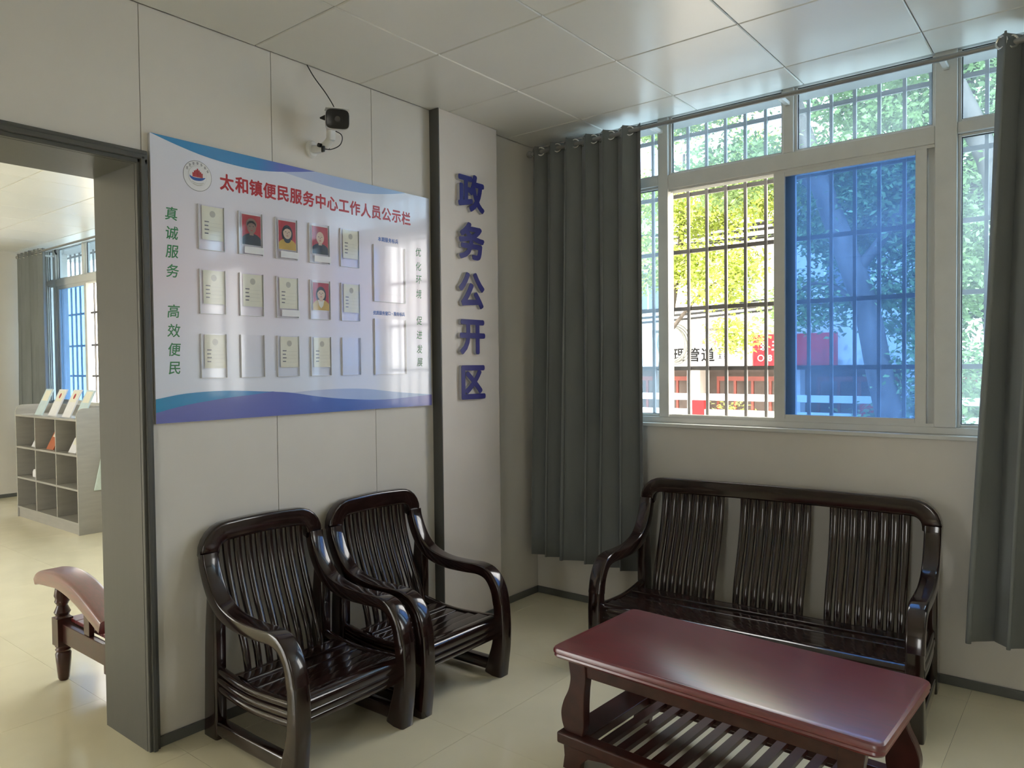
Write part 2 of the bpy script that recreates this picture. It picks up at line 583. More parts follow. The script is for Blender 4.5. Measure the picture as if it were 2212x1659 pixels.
W1 = (0.45, 2.90, 1.19, 3.06)
W2 = (3.35, 4.70, 1.19, 3.06)
tag(wall_mesh('y', 0.0, 0.28, 0.0, 5.0, -0.15, 3.2, [W1, W2]).build('wall_window', M['wall'], smooth=0), kind='structure')
tag(wall_mesh('x', 4.8, 5.0, -7.3, 0.0, -0.15, 3.2, []).build('wall_right', M['wall'], smooth=0), kind='structure')
D2 = (-5.2, -3.0, 0.0, 2.6)
W4 = (2.7, 3.4, 0.9, 2.6)
tag(wall_mesh('y', -7.3, -7.05, -8.0, 5.0, -0.15, 3.2, [W4, D2]).build('wall_back', M['wall'], smooth=0), kind='structure')
W3 = (-7.3, -4.4, 1.12, 3.06)
W5 = (-3.7, -0.9, 1.12, 3.06)
tag(wall_mesh('y', -0.42, -0.14, -7.45, -0.36, -0.15, 3.2, [W3, W5]).build('wall_far_window', M['wall'], smooth=0), kind='structure')
tag(wall_mesh('x', -7.7, -7.45, -7.3, -0.14, -0.15, 3.2, []).build('wall_far', M['wall'], smooth=0), kind='structure')

# baseboards
bh = 0.044


def skirting(name, *boxes):
    m = MB()
    for b in boxes:
        m.box(*b)
    tag(m.build(name, M['skirt'], smooth=0, bevel=0.003), kind='structure')


skirting('baseboard_left', (0, 0.012, -2.607, -0.992, 0, bh), (0.07, 0.082, -0.99, -0.475, 0, bh), (0, 0.012, -0.475, -0.012, 0, bh))
skirting('baseboard_window', (0, 4.8, -0.012, 0, 0, bh))
skirting('baseboard_right', (4.788, 4.8, -7.05, -0.012, 0, bh))
skirting('baseboard_far', (-7.45, -7.438, -7.05, -0.42, 0, bh))
skirting('baseboard_far_window', (-7.43, -0.36, -0.432, -0.42, 0, bh))

# doorway
door = empty('door_1', (0, -3.37, 0), kind='structure')
dy0, dy1 = -0.73, 0.74
for s, yy in ((1, dy1), (-1, dy0)):
    a, b = (yy - 0.02, yy) if s > 0 else (yy, yy + 0.02)
    MB().box(-0.37, 0.0, a, b, 0, 2.38).build('jamb_lining', M['frame'], door, smooth=0)
    m = MB()
    o = yy - 0.02 * s
    m.box(0.0, 0.022, min(o, o + 0.045 * s), max(o, o + 0.045 * s), 0, 2.40)
    m.box(0.0, 0.034, min(o + 0.012 * s, o + 0.030 * s), max(o + 0.012 * s, o + 0.030 * s), 0, 2.39)
    m.build('side_casing', M['frame'], door, smooth=0, bevel=0.004)
MB().box(-0.37, 0.0, dy0 + 0.02, dy1 - 0.02, 2.36, 2.38).build('head_lining', M['frame'], door, smooth=0)
m = MB().box(0, 0.022, dy0 - 0.025, dy1 + 0.025, 2.36, 2.415)
m.box(0, 0.034, dy0 - 0.02, dy1 + 0.02, 2.376, 2.398)
m.build('head_casing', M['frame'], door, smooth=0, bevel=0.004)

# ------------------------------------------------------------------ windows


def pane(x0, x1, y, z0, z1, mat, parent, name='pane'):
    return MB().box(x0, x1, y - 0.002, y + 0.002, z0, z1).build(name, mat, parent, smooth=0)


def frame_bar(name, x0, x1, y0, y1, z0, z1, parent):
    return MB().box(x0, x1, y0, y1, z0, z1).build(name, M['upvc'], parent, smooth=0, bevel=0.004)


def fixed_light(x0, x1, z0, z1, y, mat, parent, bw=0.018):
    """A fixed pane in a slim bead."""
    m = MB()
    m.box(x0, x0 + bw, y - 0.018, y + 0.018, z0, z1).box(x1 - bw, x1, y - 0.018, y + 0.018, z0, z1)
    m.box(x0 + bw, x1 - bw, y - 0.018, y + 0.018, z0, z0 + bw).box(x0 + bw, x1 - bw, y - 0.018, y + 0.018, z1 - bw, z1)
    m.build('glazing_bead', M['upvc'], parent, smooth=0, bevel=0.003)
    g = 0.004
    m = MB()
    a, b, c, d = x0 + bw, x1 - bw, z0 + bw, z1 - bw
    m.box(a, a + g, y - 0.005, y + 0.005, c, d).box(b - g, b, y - 0.005, y + 0.005, c, d)
    m.box(a + g, b - g, y - 0.005, y + 0.005, c, c + g).box(a + g, b - g, y - 0.005, y + 0.005, d - g, d)
    m.build('gasket', M['gasket'], parent, smooth=0)
    pane(a, b, y, c, d, mat, parent)


def sash(x0, x1, z0, z1, y, mat, parent, lw, rw, hgt=0.035, latch=None):
    s = MB()
    s.box(x0, x0 + lw, y - 0.014, y + 0.014, z0, z1).box(x1 - rw, x1, y - 0.014, y + 0.014, z0, z1)
    s.box(x0 + lw, x1 - rw, y - 0.014, y + 0.014, z0, z0 + hgt).box(x0 + lw, x1 - rw, y - 0.014, y + 0.014, z1 - hgt, z1)
    so = s.build('sliding_sash', M['upvc'], parent, smooth=0, bevel=0.003)
    pane(x0 + lw, x1 - rw, y, z0 + hgt, z1 - hgt, mat, so, 'sash_pane')
    if latch:
        MB().sweep([(latch, y - 0.016, 1.83), (latch, y - 0.03, 1.86), (latch, y - 0.03, 1.90), (latch, y - 0.016, 1.93)], 0.006, 0.012, (1, 0, 0)).build('latch', M['black'], so)
    return so


def big_window(name, x0, m0, ml, mr, m1, x1, mid, yc, z0, zt, ztop, kind_open, parent_loc):
    """Three-bay window with transom lights: fixed bay, sliding bay, fixed bay. m0..ml and mr..m1 are the mullions."""
    w = empty(name, parent_loc, kind='structure')
    ox, oy, oz = parent_loc
    X0, M0, ML, MR, M1, X1, MID = [v - ox for v in (x0, m0, ml, mr, m1, x1, mid)]
    Y = yc - oy
    Z0, ZT, ZP = z0 - oz, zt - oz, ztop - oz
    ya, yb = Y - 0.035, Y + 0.035
    frame_bar('outer_frame', X0, X0 + 0.04, ya, yb, Z0, ZP, w)
    frame_bar('outer_frame', X1 - 0.04, X1, ya, yb, Z0, ZP, w)
    frame_bar('sill_rail', X0 + 0.04, X1 - 0.04, ya, yb, Z0, Z0 + 0.035, w)
    frame_bar('head_rail', X0 + 0.04, X1 - 0.04, ya, yb, ZP - 0.035, ZP, w)
    frame_bar('mullion', M0, ML, ya - 0.008, yb, Z0 + 0.035, ZP - 0.035, w)
    frame_bar('mullion', MR, M1, ya - 0.008, yb, Z0 + 0.035, ZP - 0.035, w)
    frame_bar('transom', ML, MR, ya - 0.005, yb, ZT, ZT + 0.085, w)
    frame_bar('transom', X0 + 0.04, M0, ya - 0.003, yb, ZT + 0.03, ZT + 0.085, w)
    frame_bar('transom', M1, X1 - 0.04, ya - 0.003, yb, ZT + 0.03, ZT + 0.085, w)
    frame_bar('transom_mullion', MID - 0.028, MID + 0.028, ya - 0.003, yb, ZT + 0.085, ZP - 0.035, w)
    fixed_light(ML, MID - 0.028, ZT + 0.085, ZP - 0.035, Y, M['pale'], w, 0.014)
    fixed_light(MID + 0.028, MR, ZT + 0.085, ZP - 0.035, Y, M['pale'], w, 0.014)
    for a, b in ((X0 + 0.04, M0), (M1, X1 - 0.04)):
        fixed_light(a, b, ZT + 0.085, ZP - 0.035, Y, M['pale'], w, 0.014)
        fixed_light(a, b, Z0 + 0.035, ZT + 0.03, Y, M['pale'], w, 0.014)
    # sliding track lips
    m = MB()
    for yy in (-0.03, 0.0, 0.03):
        m.box(ML, MR, Y + yy - 0.002, Y + yy + 0.002, Z0 + 0.035, Z0 + 0.05)
        m.box(ML, MR, Y + yy - 0.002, Y + yy + 0.002, ZT - 0.015, ZT)
    m.build('slide_track', M['upvc'], w, smooth=0)
    if kind_open == 'left_open':
        sash(MID - 0.081, MR - 0.035, Z0 + 0.037, ZT - 0.002, Y - 0.016, M['blue'], w, 0.06, 0.05, 0.035, MR - 0.030)
        sash(MID - 0.045, MR - 0.002, Z0 + 0.037, ZT - 0.002, Y + 0.016, M['blue'], w, 0.07, 0.04, 0.03)
    elif kind_open == 'right_open':
        sash(ML + 0.005, MID + 0.05, Z0 + 0.037, ZT - 0.002, Y - 0.016, M['blue'], w, 0.05, 0.06, 0.035, ML + 0.02)
        sash(ML + 0.005, MID + 0.02, Z0 + 0.037, ZT - 0.002, Y + 0.016, M['pale'], w, 0.05, 0.05, 0.03)
    else:
        sash(ML + 0.002, MID + 0.03, Z0 + 0.037, ZT - 0.002, Y + 0.016, M['clear'], w, 0.05, 0.05)
        sash(MID - 0.03, MR - 0.002, Z0 + 0.037, ZT - 0.002, Y - 0.016, M['clear'], w, 0.05, 0.05)
    return w


big_window('window_1', 0.45, 0.908, 0.972, 2.372, 2.465, 2.90, 1.678, 0.07, 1.19, 2.585, 3.06, 'left_open', (1.675, 0.07, 1.19))
w1sill = tag(MB().box(0.45, 2.90, -0.018, 0.035, 1.168, 1.1895).build('trim_2', M['upvc'], smooth=0, bevel=0.004), kind='structure')
big_window('fill_window_2', 3.35, 3.56, 3.62, 4.42, 4.48, 4.70, 4.02, 0.07, 1.19, 2.585, 3.06, 'shut', (4.025, 0.07, 1.19))  # unseen window further right, added to bring more daylight into the room
big_window('window_3', -7.3, -7.05, -6.97, -5.0, -4.92, -4.4, -6.19, -0.36, 1.12, 2.56, 3.06, 'right_open', (-5.85, -0.36, 1.12))


def plain_window(name, x0, x1, y, z0, z1, n):
    w = empty(name, ((x0 + x1) / 2, y, z0), kind='structure')
    hw, hh = (x1 - x0) / 2, z1 - z0
    for i in range(n + 1):
        c = -hw + 2 * hw * i / n
        c = min(max(c, -hw + 0.025), hw - 0.025)
        frame_bar('mullion', c - 0.025, c + 0.025, -0.03, 0.03, 0, hh, w)
    for i in range(n):
        a, b = -hw + 2 * hw * i / n + 0.025, -hw + 2 * hw * (i + 1) / n - 0.025
        a, b = max(a, -hw + 0.05), min(b, hw - 0.05)
        frame_bar('rail', a, b, -0.03, 0.03, 0, 0.05, w)
        frame_bar('rail', a, b, -0.03, 0.03, hh - 0.05, hh, w)
        pane(a, b, 0, 0.05, hh - 0.05, M['clear'], w)


big_window('window_5', -3.7, -3.2, -3.12, -1.5, -1.42, -0.9, -2.3, -0.36, 1.12, 2.56, 3.06, 'shut', (-2.3, -0.36, 1.12))
plain_window('fill_window_4', 2.7, 3.4, -7.18, 0.9, 2.6, 1)  # unseen rear window, added as soft fill from behind the camera
plain_window('fill_door_2', -5.2, -3.0, -7.18, 0.0, 2.6, 3)  # unseen glazed opening at the back, added to light the next room

# security grilles outside


def grille(name, x0, x1, y, z0, z1, first, pitch, zbars, label):
    g = empty(name, ((x0 + x1) / 2, y, z0), label=label, cat='grille')
    ox = (x0 + x1) / 2
    hs = 0.0085
    vm = MB().box(-hs, hs, -hs, hs, 0, z1 - z0).mesh('vertical_bar', M['bar'], 0)
    x = first
    while x - pitch > x0:
        x -= pitch
    while x < x1:
        link_mesh('vertical_bar', vm, g, (x - ox, 0, 0))
        x += pitch
    hm = MB().box(x0 - ox, x1 - ox, -0.006, 0.006, -0.0125, 0.0125).mesh('cross_bar', M['bar'], 0)
    for z in zbars:
        link_mesh('cross_bar', hm, g, (0, hs + 0.006, z - z0))
    return g


grille('window_grille', 0.36, 3.0, 0.30, 1.10, 3.14, 0.977, 0.1214, (1.13, 1.515, 1.889, 2.248, 2.60, 2.966), 'dark steel bar grille outside the near window with the open sash')
grille('window_grille', -7.6, -4.2, -0.10, 1.05, 3.14, -6.63, 0.135, (1.10, 1.47, 1.85, 2.25, 2.62, 2.98), 'steel bar grille outside the window seen through the doorway')

# ------------------------------------------------------------------ dark wood seating


def wood_seat(name, loc, rz, width, groups, nslat, pitch, hw, label, cat, group=None):
    """Local X points to the sitter's front, Y across; origin on the floor behind the back legs."""
    t = empty(name, loc, rz, label, cat, group)
    half = width / 2
    W = M['wood']
    for s in (-1, 1):
        y = s * (half - 0.036)
        p = spline([(0.060, 0.765, 0.022), (0.068, 0.72, 0.024), (0.095, 0.655, 0.026), (0.140, 0.590, 0.027), (0.21, 0.542, 0.027), (0.32, 0.517, 0.025),
                    (0.45, 0.515, 0.024), (0.55, 0.517, 0.024), (0.615, 0.495, 0.025), (0.658, 0.435, 0.026), (0.677, 0.36, 0.028)], 4)
        MB().sweep([(q[0], y, q[1]) for q in p], [q[2] * 1.12 for q in p], 0.036, (0, 1, 0), 14, 5).build('armrest', W, t, 50)
        p = spline([(0.677, 0.365, 0.028), (0.682, 0.27, 0.030), (0.674, 0.16, 0.035), (0.654, 0.07, 0.043), (0.638, 0.0, 0.049)], 4)
        MB().sweep([(q[0], y, q[1]) for q in p], [q[2] * 1.10 for q in p], 0.034, (0, 1, 0), 14, 5).build('leg', W, t, 50)
        p = spline([(0.115, 0.60, 0.030), (0.105, 0.42, 0.042), (0.098, 0.22, 0.046), (0.092, 0.0, 0.052)], 4)
        MB().sweep([(q[0], y, q[1]) for q in p], [q[2] for q in p], 0.027, (0, 1, 0), 14, 5).build('leg', W, t, 50)
        MB().sweep([(0.10, y, 0.048), (0.35, y, 0.044), (0.62, y, 0.048)], 0.030, 0.022, (0, 1, 0), 12, 5).build('foot_rail', W, t, 50)
        for k in range(3):
            z = 0.205 + 0.036 * k
            p = spline([(0.12, z + 0.012), (0.27, z - 0.008), (0.42, z - 0.012), (0.66, z + 0.006)], 4)
            MB().sweep([(q[0], y, q[1]) for q in p], 0.0165, 0.017 + 0.003 * (k % 2), (0, 1, 0), 10, 3).build('side_rail', W, t, 50)
    # back frame: one bent top rail with rounded corners
    r, ye, zt = 0.085, half - 0.041, 0.846
    path = [(0.060, -ye, 0.76), (0.052, -ye, zt - r)]
    for k in range(1, 7):
        a = PI / 2 * k / 6
        path.append((0.052 - 0.006 * k / 6, -ye + r * (1 - math.cos(a)), zt - r + r * math.sin(a)))
    n = max(4, int(width / 0.12))
    for k in range(1, n):
        path.append((0.046, -ye + r + (2 * (ye - r)) * k / n, zt + 0.006 * math.sin(PI * k / n)))
    for k in range(0, 7):
        a = PI / 2 * (1 - k / 6)
        path.append((0.046 + 0.006 * k / 6, ye - r * (1 - math.cos(a)), zt - r + r * math.sin(a)))
    path.append((0.060, ye, 0.76))
    MB().sweep(path, 0.041, 0.025, (1, 0, 0), 14, 5).build('backrest_frame', W, t, 50)
    p = spline([(0.052, 0.838), (0.056, 0.76), (0.076, 0.66), (0.112, 0.55), (0.158, 0.44), (0.192, 0.35), (0.212, 0.25)], 4)
    sm = MB().sweep([(q[0], 0, q[1]) for q in p], 0.0125, [hw * (1 - 0.22 * i / (len(p) - 1)) for i in range(len(p))], (0, 1, 0), 14, 2.4).mesh('back_slat', W, 50)
    for gc in groups:
        for k in range(nslat):
            link_mesh('back_slat', sm, t, (0, gc + (k - (nslat - 1) / 2) * pitch, 0))
    yi = half - 0.055
    MB().sweep([(0.222, -yi, 0.262), (0.222, yi, 0.262)], 0.020, 0.016, (1, 0, 0), 10, 4).build('lower_back_rail', W, t, 50)
    for i, (x, z) in enumerate(((0.275, 0.274), (0.349, 0.264), (0.423, 0.262), (0.497, 0.268), (0.571, 0.279))):
        MB().sweep([(x, -yi, z), (x, yi, z)], 0.011, 0.0355, (1, 0, 0), 12, 5).build('seat_plank', W, t, 50)
    pr = spline([(0.606, 0.292), (0.636, 0.297), (0.660, 0.287), (0.668, 0.266), (0.664, 0.245)], 4)
    m = MB()
    prof = [(q[0], q[1]) for q in pr] + [(q[0] - 0.02, q[1] - 0.012) for q in reversed(pr)]
    m.prism(prof, 'y', -yi, yi)
    m.build('seat_front_roll', W, t, 40)
    MB().sweep([(0.647, -yi, 0.226), (0.647, yi, 0.226)], 0.017, 0.012, (1, 0, 0), 10, 3.5).build('front_apron', W, t, 50)
    MB().sweep([(0.640, -yi, 0.196), (0.640, yi, 0.196)], 0.014, 0.011, (1, 0, 0), 10, 3.5).build('front_apron', W, t, 50)
    return t


wood_seat('wooden_armchair', (0.0, -2.138, 0), 0, 0.61, [0.0], 8, 0.0525, 0.0188, 'dark lacquered wooden armchair with slatted back, next to the doorway', 'chair', 'wooden armchairs along the panel wall')
wood_seat('wooden_armchair', (0.0, -1.482, 0), 0, 0.61, [0.0], 8, 0.0525, 0.0188, 'dark lacquered wooden armchair with slatted back, next to the white column', 'chair', 'wooden armchairs along the panel wall')
wood_seat('wooden_bench', (1.655, -0.067, 0), math.radians(-86.8), 1.535, [-0.455, 0.0, 0.455], 8, 0.0462, 0.0222, 'long dark wooden three-seat bench with slatted back under the window', 'bench')

# ------------------------------------------------------------------ coffee table
ct = empty('coffee_table', (1.965, -1.487, 0), math.radians(-2.6), 'low dark red wooden coffee table with a slatted shelf below', 'table')


def round_rect(hx, hy, r, n=5):
    out = []
    for cx, cy, a0 in ((hx - r, hy - r, 0), (-hx + r, hy - r, PI / 2), (-hx + r, -hy + r, PI), (hx - r, -hy + r, 1.5 * PI)):
        for k in range(n + 1):
            a = a0 + PI / 2 * k / n
            out.append((cx + r * math.cos(a), cy + r * math.sin(a)))
    return out


TX, TYH = 0.59, 0.293
m = MB()
rings = [(TX - 0.028, 0.418), (TX - 0.016, 0.424), (TX - 0.006, 0.430), (TX - 0.002, 0.437), (TX - 0.004, 0.444), (TX, 0.449), (TX, 0.458), (TX - 0.003, 0.465), (TX - 0.010, 0.470)]
vs, fs = [], []
for hx, z in rings:
    vs += [(x, y, z) for x, y in round_rect(hx, hx - TX + TYH, 0.03)]
n = len(round_rect(1, 1, 0.1))
for i in range(len(rings) - 1):
    fs += [(i * n + k, i * n + (k + 1) % n, (i + 1) * n + (k + 1) % n, (i + 1) * n + k) for k in range(n)]
fs += [tuple(range(n - 1, -1, -1)), tuple((len(rings) - 1) * n + k for k in range(n))]
m.add(vs, fs)
m.build('table_top', M['red_wood'], ct, 30)
for s in (-1, 1):
    MB().box(-0.47, 0.47, s * 0.238 - 0.011, s * 0.238 + 0.011, 0.368, 0.419).build('apron', M['red_dark'], ct, 0, bevel=0.003)
    MB().box(s * 0.50 - 0.011, s * 0.50 + 0.011, -0.20, 0.20, 0.368, 0.419).build('apron', M['red_dark'], ct, 0, bevel=0.003)
    for q in (-1, 1):
        # curved leg board, outline in x-z
        outer = spline([(0.533, 0.42), (0.528, 0.385), (0.524, 0.35), (0.534, 0.305), (0.556, 0.26), (0.569, 0.215), (0.566, 0.175), (0.552, 0.14)], 4)
        inner = spline([(0.470, 0.14), (0.462, 0.18), (0.462, 0.24), (0.458, 0.31), (0.452, 0.36), (0.455, 0.42)], 4)
        pts = [(s * p[0], p[1]) for p in outer] + [(s * p[0], p[1]) for p in inner]
        MB().prism(pts, 'y', q * 0.236 - 0.021, q * 0.236 + 0.021).build('leg', M['red_dark'], ct, 40, bevel=0.004)
        # bracket foot under the shelf frame
        pts = [(0.552, 0.096), (0.548, 0.05), (0.556, 0.0), (0.478, 0.0), (0.470, 0.04), (0.44, 0.068), (0.36, 0.080), (0.36, 0.096)]
        MB().prism([(s * a, b) for a, b in pts], 'y', q * 0.252 - 0.014, q * 0.252 + 0.014).build('bracket_foot', M['red_dark'], ct, 0, bevel=0.003)
for s in (-1, 1):
    MB().box(-0.575, 0.575, s * 0.252 - 0.028, s * 0.252 + 0.028, 0.096, 0.140).build('shelf_rail', M['red_dark'], ct, 0, bevel=0.008, seg=3)
    MB().box(s * 0.515 - 0.056, s * 0.515 + 0.056, -0.224, 0.224, 0.100, 0.136).build('shelf_rail', M['red_dark'], ct, 0, bevel=0.004)
    MB().box(-0.36, 0.36, s * 0.252 - 0.012, s * 0.252 + 0.012, 0.078, 0.096).build('shelf_apron', M['red_dark'], ct, 0, bevel=0.002)
sl = MB().box(-0.0185, 0.0185, -0.226, 0.226, 0.112, 0.130).mesh('shelf_slat', M['red_dark'], 0)
for k in range(12):
    link_mesh('shelf_slat', sl, ct, (-0.40 + 0.0727 * k, 0, 0))

# ------------------------------------------------------------------ curtains


def curtain(name, xt, xb, y, ztop, zbot, folds, amp, seed, label, rings=None, group=None):
    rnd = random.Random(seed)
    root = empty(name, ((xb[0] + xb[1]) / 2, y, zbot), label=label, cat='curtain', group=group)
    ox, oz = (xb[0] + xb[1]) / 2, zbot
    nu, nv = folds * 18, 26
    ph = [rnd.uniform(-1.1, 1.1) for _ in range(folds + 2)]
    am = [rnd.uniform(0.55, 1.3) for _ in range(folds + 2)]

    def lerp(a, u):
        i = min(int(u * folds), folds - 1)
        t = u * folds - i
        t = t * t * (3 - 2 * t)
        return a[i] * (1 - t) + a[i + 1] * t

    def P(u, v):
        f = 2 * PI * folds * u + lerp(ph, u) * (0.4 + 0.9 * v)
        a = amp * (0.75 + 0.35 * v) * lerp(am, u)
        x0 = xt[0] + (xb[0] - xt[0]) * v
        x1 = xt[1] + (xb[1] - xt[1]) * v
        x = x0 + (x1 - x0) * u + 0.30 * a * math.sin(2 * f) + 0.10 * a * math.sin(f + 3 * v)
        return Vector((x - ox, -a * math.sin(f) + 0.004 * math.sin(5 * v + 9 * u), ztop + (zbot - ztop) * v - oz + 0.006 * v * math.sin(f)))
    vs = [P(i / nu, (j / nv)) for j in range(nv + 1) for i in range(nu + 1)]
    fs = [(j * (nu + 1) + i, j * (nu + 1) + i + 1, (j + 1) * (nu + 1) + i + 1, (j + 1) * (nu + 1) + i) for j in range(nv) for i in range(nu)]
    c = MB().add(vs, fs).build('drape', M['curtain'], root, 180)
    md = c.modifiers.new('cloth', 'SOLIDIFY')
    md.thickness = 0.0022
    v = (ztop - 2.93) / (ztop - zbot)
    for k in range(2 * folds):
        u = (k + 0.5 * 0) / (2 * folds) + 0.0
        u = max(0.012, min(0.988, u))
        # settle on the point where the cloth crosses the rod
        best = min((abs(P(uu, v).y), uu) for uu in [u + d * 0.002 for d in range(-14, 15)] if 0.004 < uu < 0.996)[1]
        p, q = P(best, v), P(best + 0.004, v)
        nrm = Vector((q.y - p.y, -(q.x - p.x), 0))
        if nrm.y > 0:
            nrm = -nrm
        nrm = (nrm.normalized() + Vector((0, -0.35, 0))).normalized()
        MB().torus((p.x, p.y, 2.93 - oz), nrm, 0.025, 0.0055).build('eyelet', M['chrome'], root)
    return root


def curtain_rod(loc, x0, x1, label, brackets):
    ro = empty('curtain_rod', loc, label=label, cat='curtain rod')
    MB().tube([(x0 - loc[0], 0, 0), (x1 - loc[0], 0, 0)], 0.0125, 14).build('pole', M['rod'], ro)
    for x in (x0, x1):
        MB().lathe([(0.012, -0.02), (0.02, -0.012), (0.022, 0), (0.02, 0.012), (0.010, 0.02)], 16, (x - loc[0], 0, 0)).build('finial', M['rod'], ro)
    for x, wy in brackets:
        MB().box(x - loc[0] - 0.012, x - loc[0] + 0.012, 0.010, wy - loc[1], -0.010, 0.010).build('bracket', M['white'], ro, 0, bevel=0.003)


curtain('eyelet_curtain', (0.085, 0.868), (0.045, 0.868), -0.115, 2.962, 0.295, 6, 0.066, 17, 'grey eyelet curtain in the corner beside the column with characters')
curtain('eyelet_curtain', (2.635, 3.42), (2.525, 3.46), -0.12, 2.962, 0.275, 6, 0.068, 5, 'dark grey eyelet curtain hanging right of the window, cut by the photo edge')
curtain_rod((1.75, -0.11, 2.93), 0.05, 3.5, 'long grey curtain rod above the window with the open sash', ((0.93, 0.03), (1.678, 0.03), (2.42, 0.03), (3.1, 0.0)))
curtain('eyelet_curtain', (-7.36, -6.62), (-7.40, -6.62), -0.66, 2.965, 0.35, 6, 0.05, 23, 'grey eyelet curtain seen through the doorway behind the shelf unit')
curtain_rod((-5.8, -0.66, 2.93), -7.40, -4.3, 'curtain rod above the window seen through the doorway', ((-7.0, -0.39), (-5.0, -0.39)))

# ------------------------------------------------------------------ raised characters on the column
for ch, yc, zc, word in (('\u653f', -0.741, 2.562, 'topmost'), ('\u52a1', -0.742, 2.278, 'second from the top'), ('\u516c', -0.747, 1.989, 'middle'),
                         ('\u5f00', -0.744, 1.715, 'second from the bottom'), ('\u533a', -0.741, 1.448, 'lowest')):
    t = empty('wall_character', (0.0702, yc, zc - 0.1), label='raised navy blue character %s on the white column, %s of five' % (ch, word), cat='sign letter', group='raised characters on the column')
    hgt = 0.222
    letters(MB(), [(ch, 0, 0.1)], hgt, 0.035, 'x', 0.0105, 1.04, 0.0105).build('character_body', M['letter_side'], t, 0)
    letters(MB(), [(ch, 0, 0.1)], hgt, 0.035, 'x', 0.0222, 1.04, 0.001).build('character_face', M['navy'], t, 0)

# ------------------------------------------------------------------ notice board
BY0, BY1, BZ0, BZ1 = -2.594, -1.020, 1.323, 2.493
nb = empty('notice_board', (0, (BY0 + BY1) / 2, BZ0), label='large glossy blue and white staff notice board on the panel wall', cat='notice board')
oy, oz = (BY0 + BY1) / 2, BZ0
MB().box(0.0005, 0.018, BY0 - oy, BY1 - oy, 0, BZ1 - BZ0).build('board_panel', M['board_edge'], nb, 0, bevel=0.001)
MB().box(0.018, 0.0186, BY0 - oy, BY1 - oy, 0, BZ1 - BZ0).build('printed_sheet', M['board'], nb, 0)


def print_poly(name, pts, x, mat, parent=nb, oy=oy, oz=oz):
    return MB().prism([(a - oy, b - oz) for a, b in pts], 'x', x, x + 0.0003).build(name, mat, parent, 0)


c1 = [tuple(p) for p in spline([(-2.594, 2.493), (-2.483, 2.467), (-2.360, 2.446), (-2.228, 2.437), (-2.087, 2.440), (-1.936, 2.464), (-1.796, 2.493)], 4)]
c2 = [tuple(p) for p in spline([(-2.087, 2.470), (-1.987, 2.457), (-1.830, 2.443), (-1.660, 2.435), (-1.477, 2.443), (-1.320, 2.467), (-1.20, 2.493)], 4)]
print_poly('pale_wave', c2 + [(-2.087, 2.493)], 0.0187, M['p_pale'])
print_poly('blue_wave', c1, 0.0192, M['p_top'])
b1 = [tuple(p) for p in spline([(-2.594, 1.423), (-2.466, 1.442), (-2.295, 1.448), (-2.109, 1.439), (-1.958, 1.428), (-1.796, 1.403), (-1.622, 1.384), (-1.368, 1.371), (-1.02, 1.384)], 4)]
b2 = [tuple(p) for p in spline([(-1.999, 1.425), (-1.851, 1.433), (-1.681, 1.437), (-1.497, 1.431), (-1.300, 1.409), (-1.02, 1.384)], 4)]
b3 = [tuple(p) for p in spline([(-2.594, 1.368), (-2.467, 1.394), (-2.296, 1.415), (-2.157, 1.426), (-2.040, 1.437)], 4)]
print_poly('pale_wave', b2 + [(-1.02, 1.33), (-1.999, 1.33)], 0.0187, M['p_pale'])
print_poly('blue_wave', b1 + [(-1.02, 1.3235), (-2.594, 1.3235)], 0.0192, M['p_indigo'])
print_poly('cyan_wave', [p for p in b1 if p[0] < -2.05] + list(reversed(b3)), 0.0197, M['p_cyan'])

# emblem: ring, inner disc, red towers over a blue swoosh, pale ripples
ey, ez = -2.396, 2.357


def disc(name, ry, rz, x, mat, parent, n=40):
    return print_poly(name, [(ey + ry * math.cos(2 * PI * k / n), ez + rz * math.sin(2 * PI * k / n)) for k in range(n)], x, mat, parent)


em = disc('emblem', 0.0635, 0.064, 0.0187, M['p_grey'], nb)
disc('emblem_ring', 0.0615, 0.062, 0.0192, M['paper'], em)
disc('emblem_inner_line', 0.041, 0.042, 0.0197, M['p_line'], em)
disc('emblem_inner_disc', 0.0402, 0.0412, 0.0202, M['paper'], em)
tw = MB()
for k, (a, b) in enumerate(((-0.020, 0.012), (-0.0135, 0.020), (-0.007, 0.024), (-0.0005, 0.030), (0.006, 0.024), (0.0125, 0.018), (0.019, 0.013))):
    tw.box(0.0206, 0.0209, ey + a - 0.0028 - oy, ey + a + 0.0028 - oy, ez - 0.006 - oz, ez + b - oz)
tw.build('emblem_towers', M['p_red'], em, 0)
sw = spline([(-0.036, 0.006, 0.0005), (-0.034, -0.006, 0.004), (-0.018, -0.014, 0.0062), (0.005, -0.014, 0.0062), (0.022, -0.010, 0.005), (0.034, -0.004, 0.0008)], 4)
print_poly('emblem_swoosh', [(ey + p[0], ez + p[1] + p[2]) for p in sw] + [(ey + p[0], ez + p[1] - p[2]) for p in reversed(sw)], 0.0206, M['p_blue'], em)
for k, (hw_, zz) in enumerate(((0.026, -0.026), (0.020, -0.033))):
    ar = [(-hw_ + 2 * hw_ * i / 10, zz - 0.006 * math.sin(PI * i / 10)) for i in range(11)]
    print_poly('emblem_ripple', [(ey + a, ez + b + 0.0012) for a, b in ar] + [(ey + a, ez + b - 0.0012) for a, b in reversed(ar)], 0.0206, M['p_line'], em)
mb = marks(MB(), 7, 0, 0, 0.012, 0, 'x', 0.0199, 3, lambda k: (ey + 0.052 * math.cos(math.radians(150 - 20 * k)) - oy, ez + 0.052 * math.sin(math.radians(150 - 20 * k)) - oz))
mb.build('emblem_lettering', M['p_grey'], em, 0)

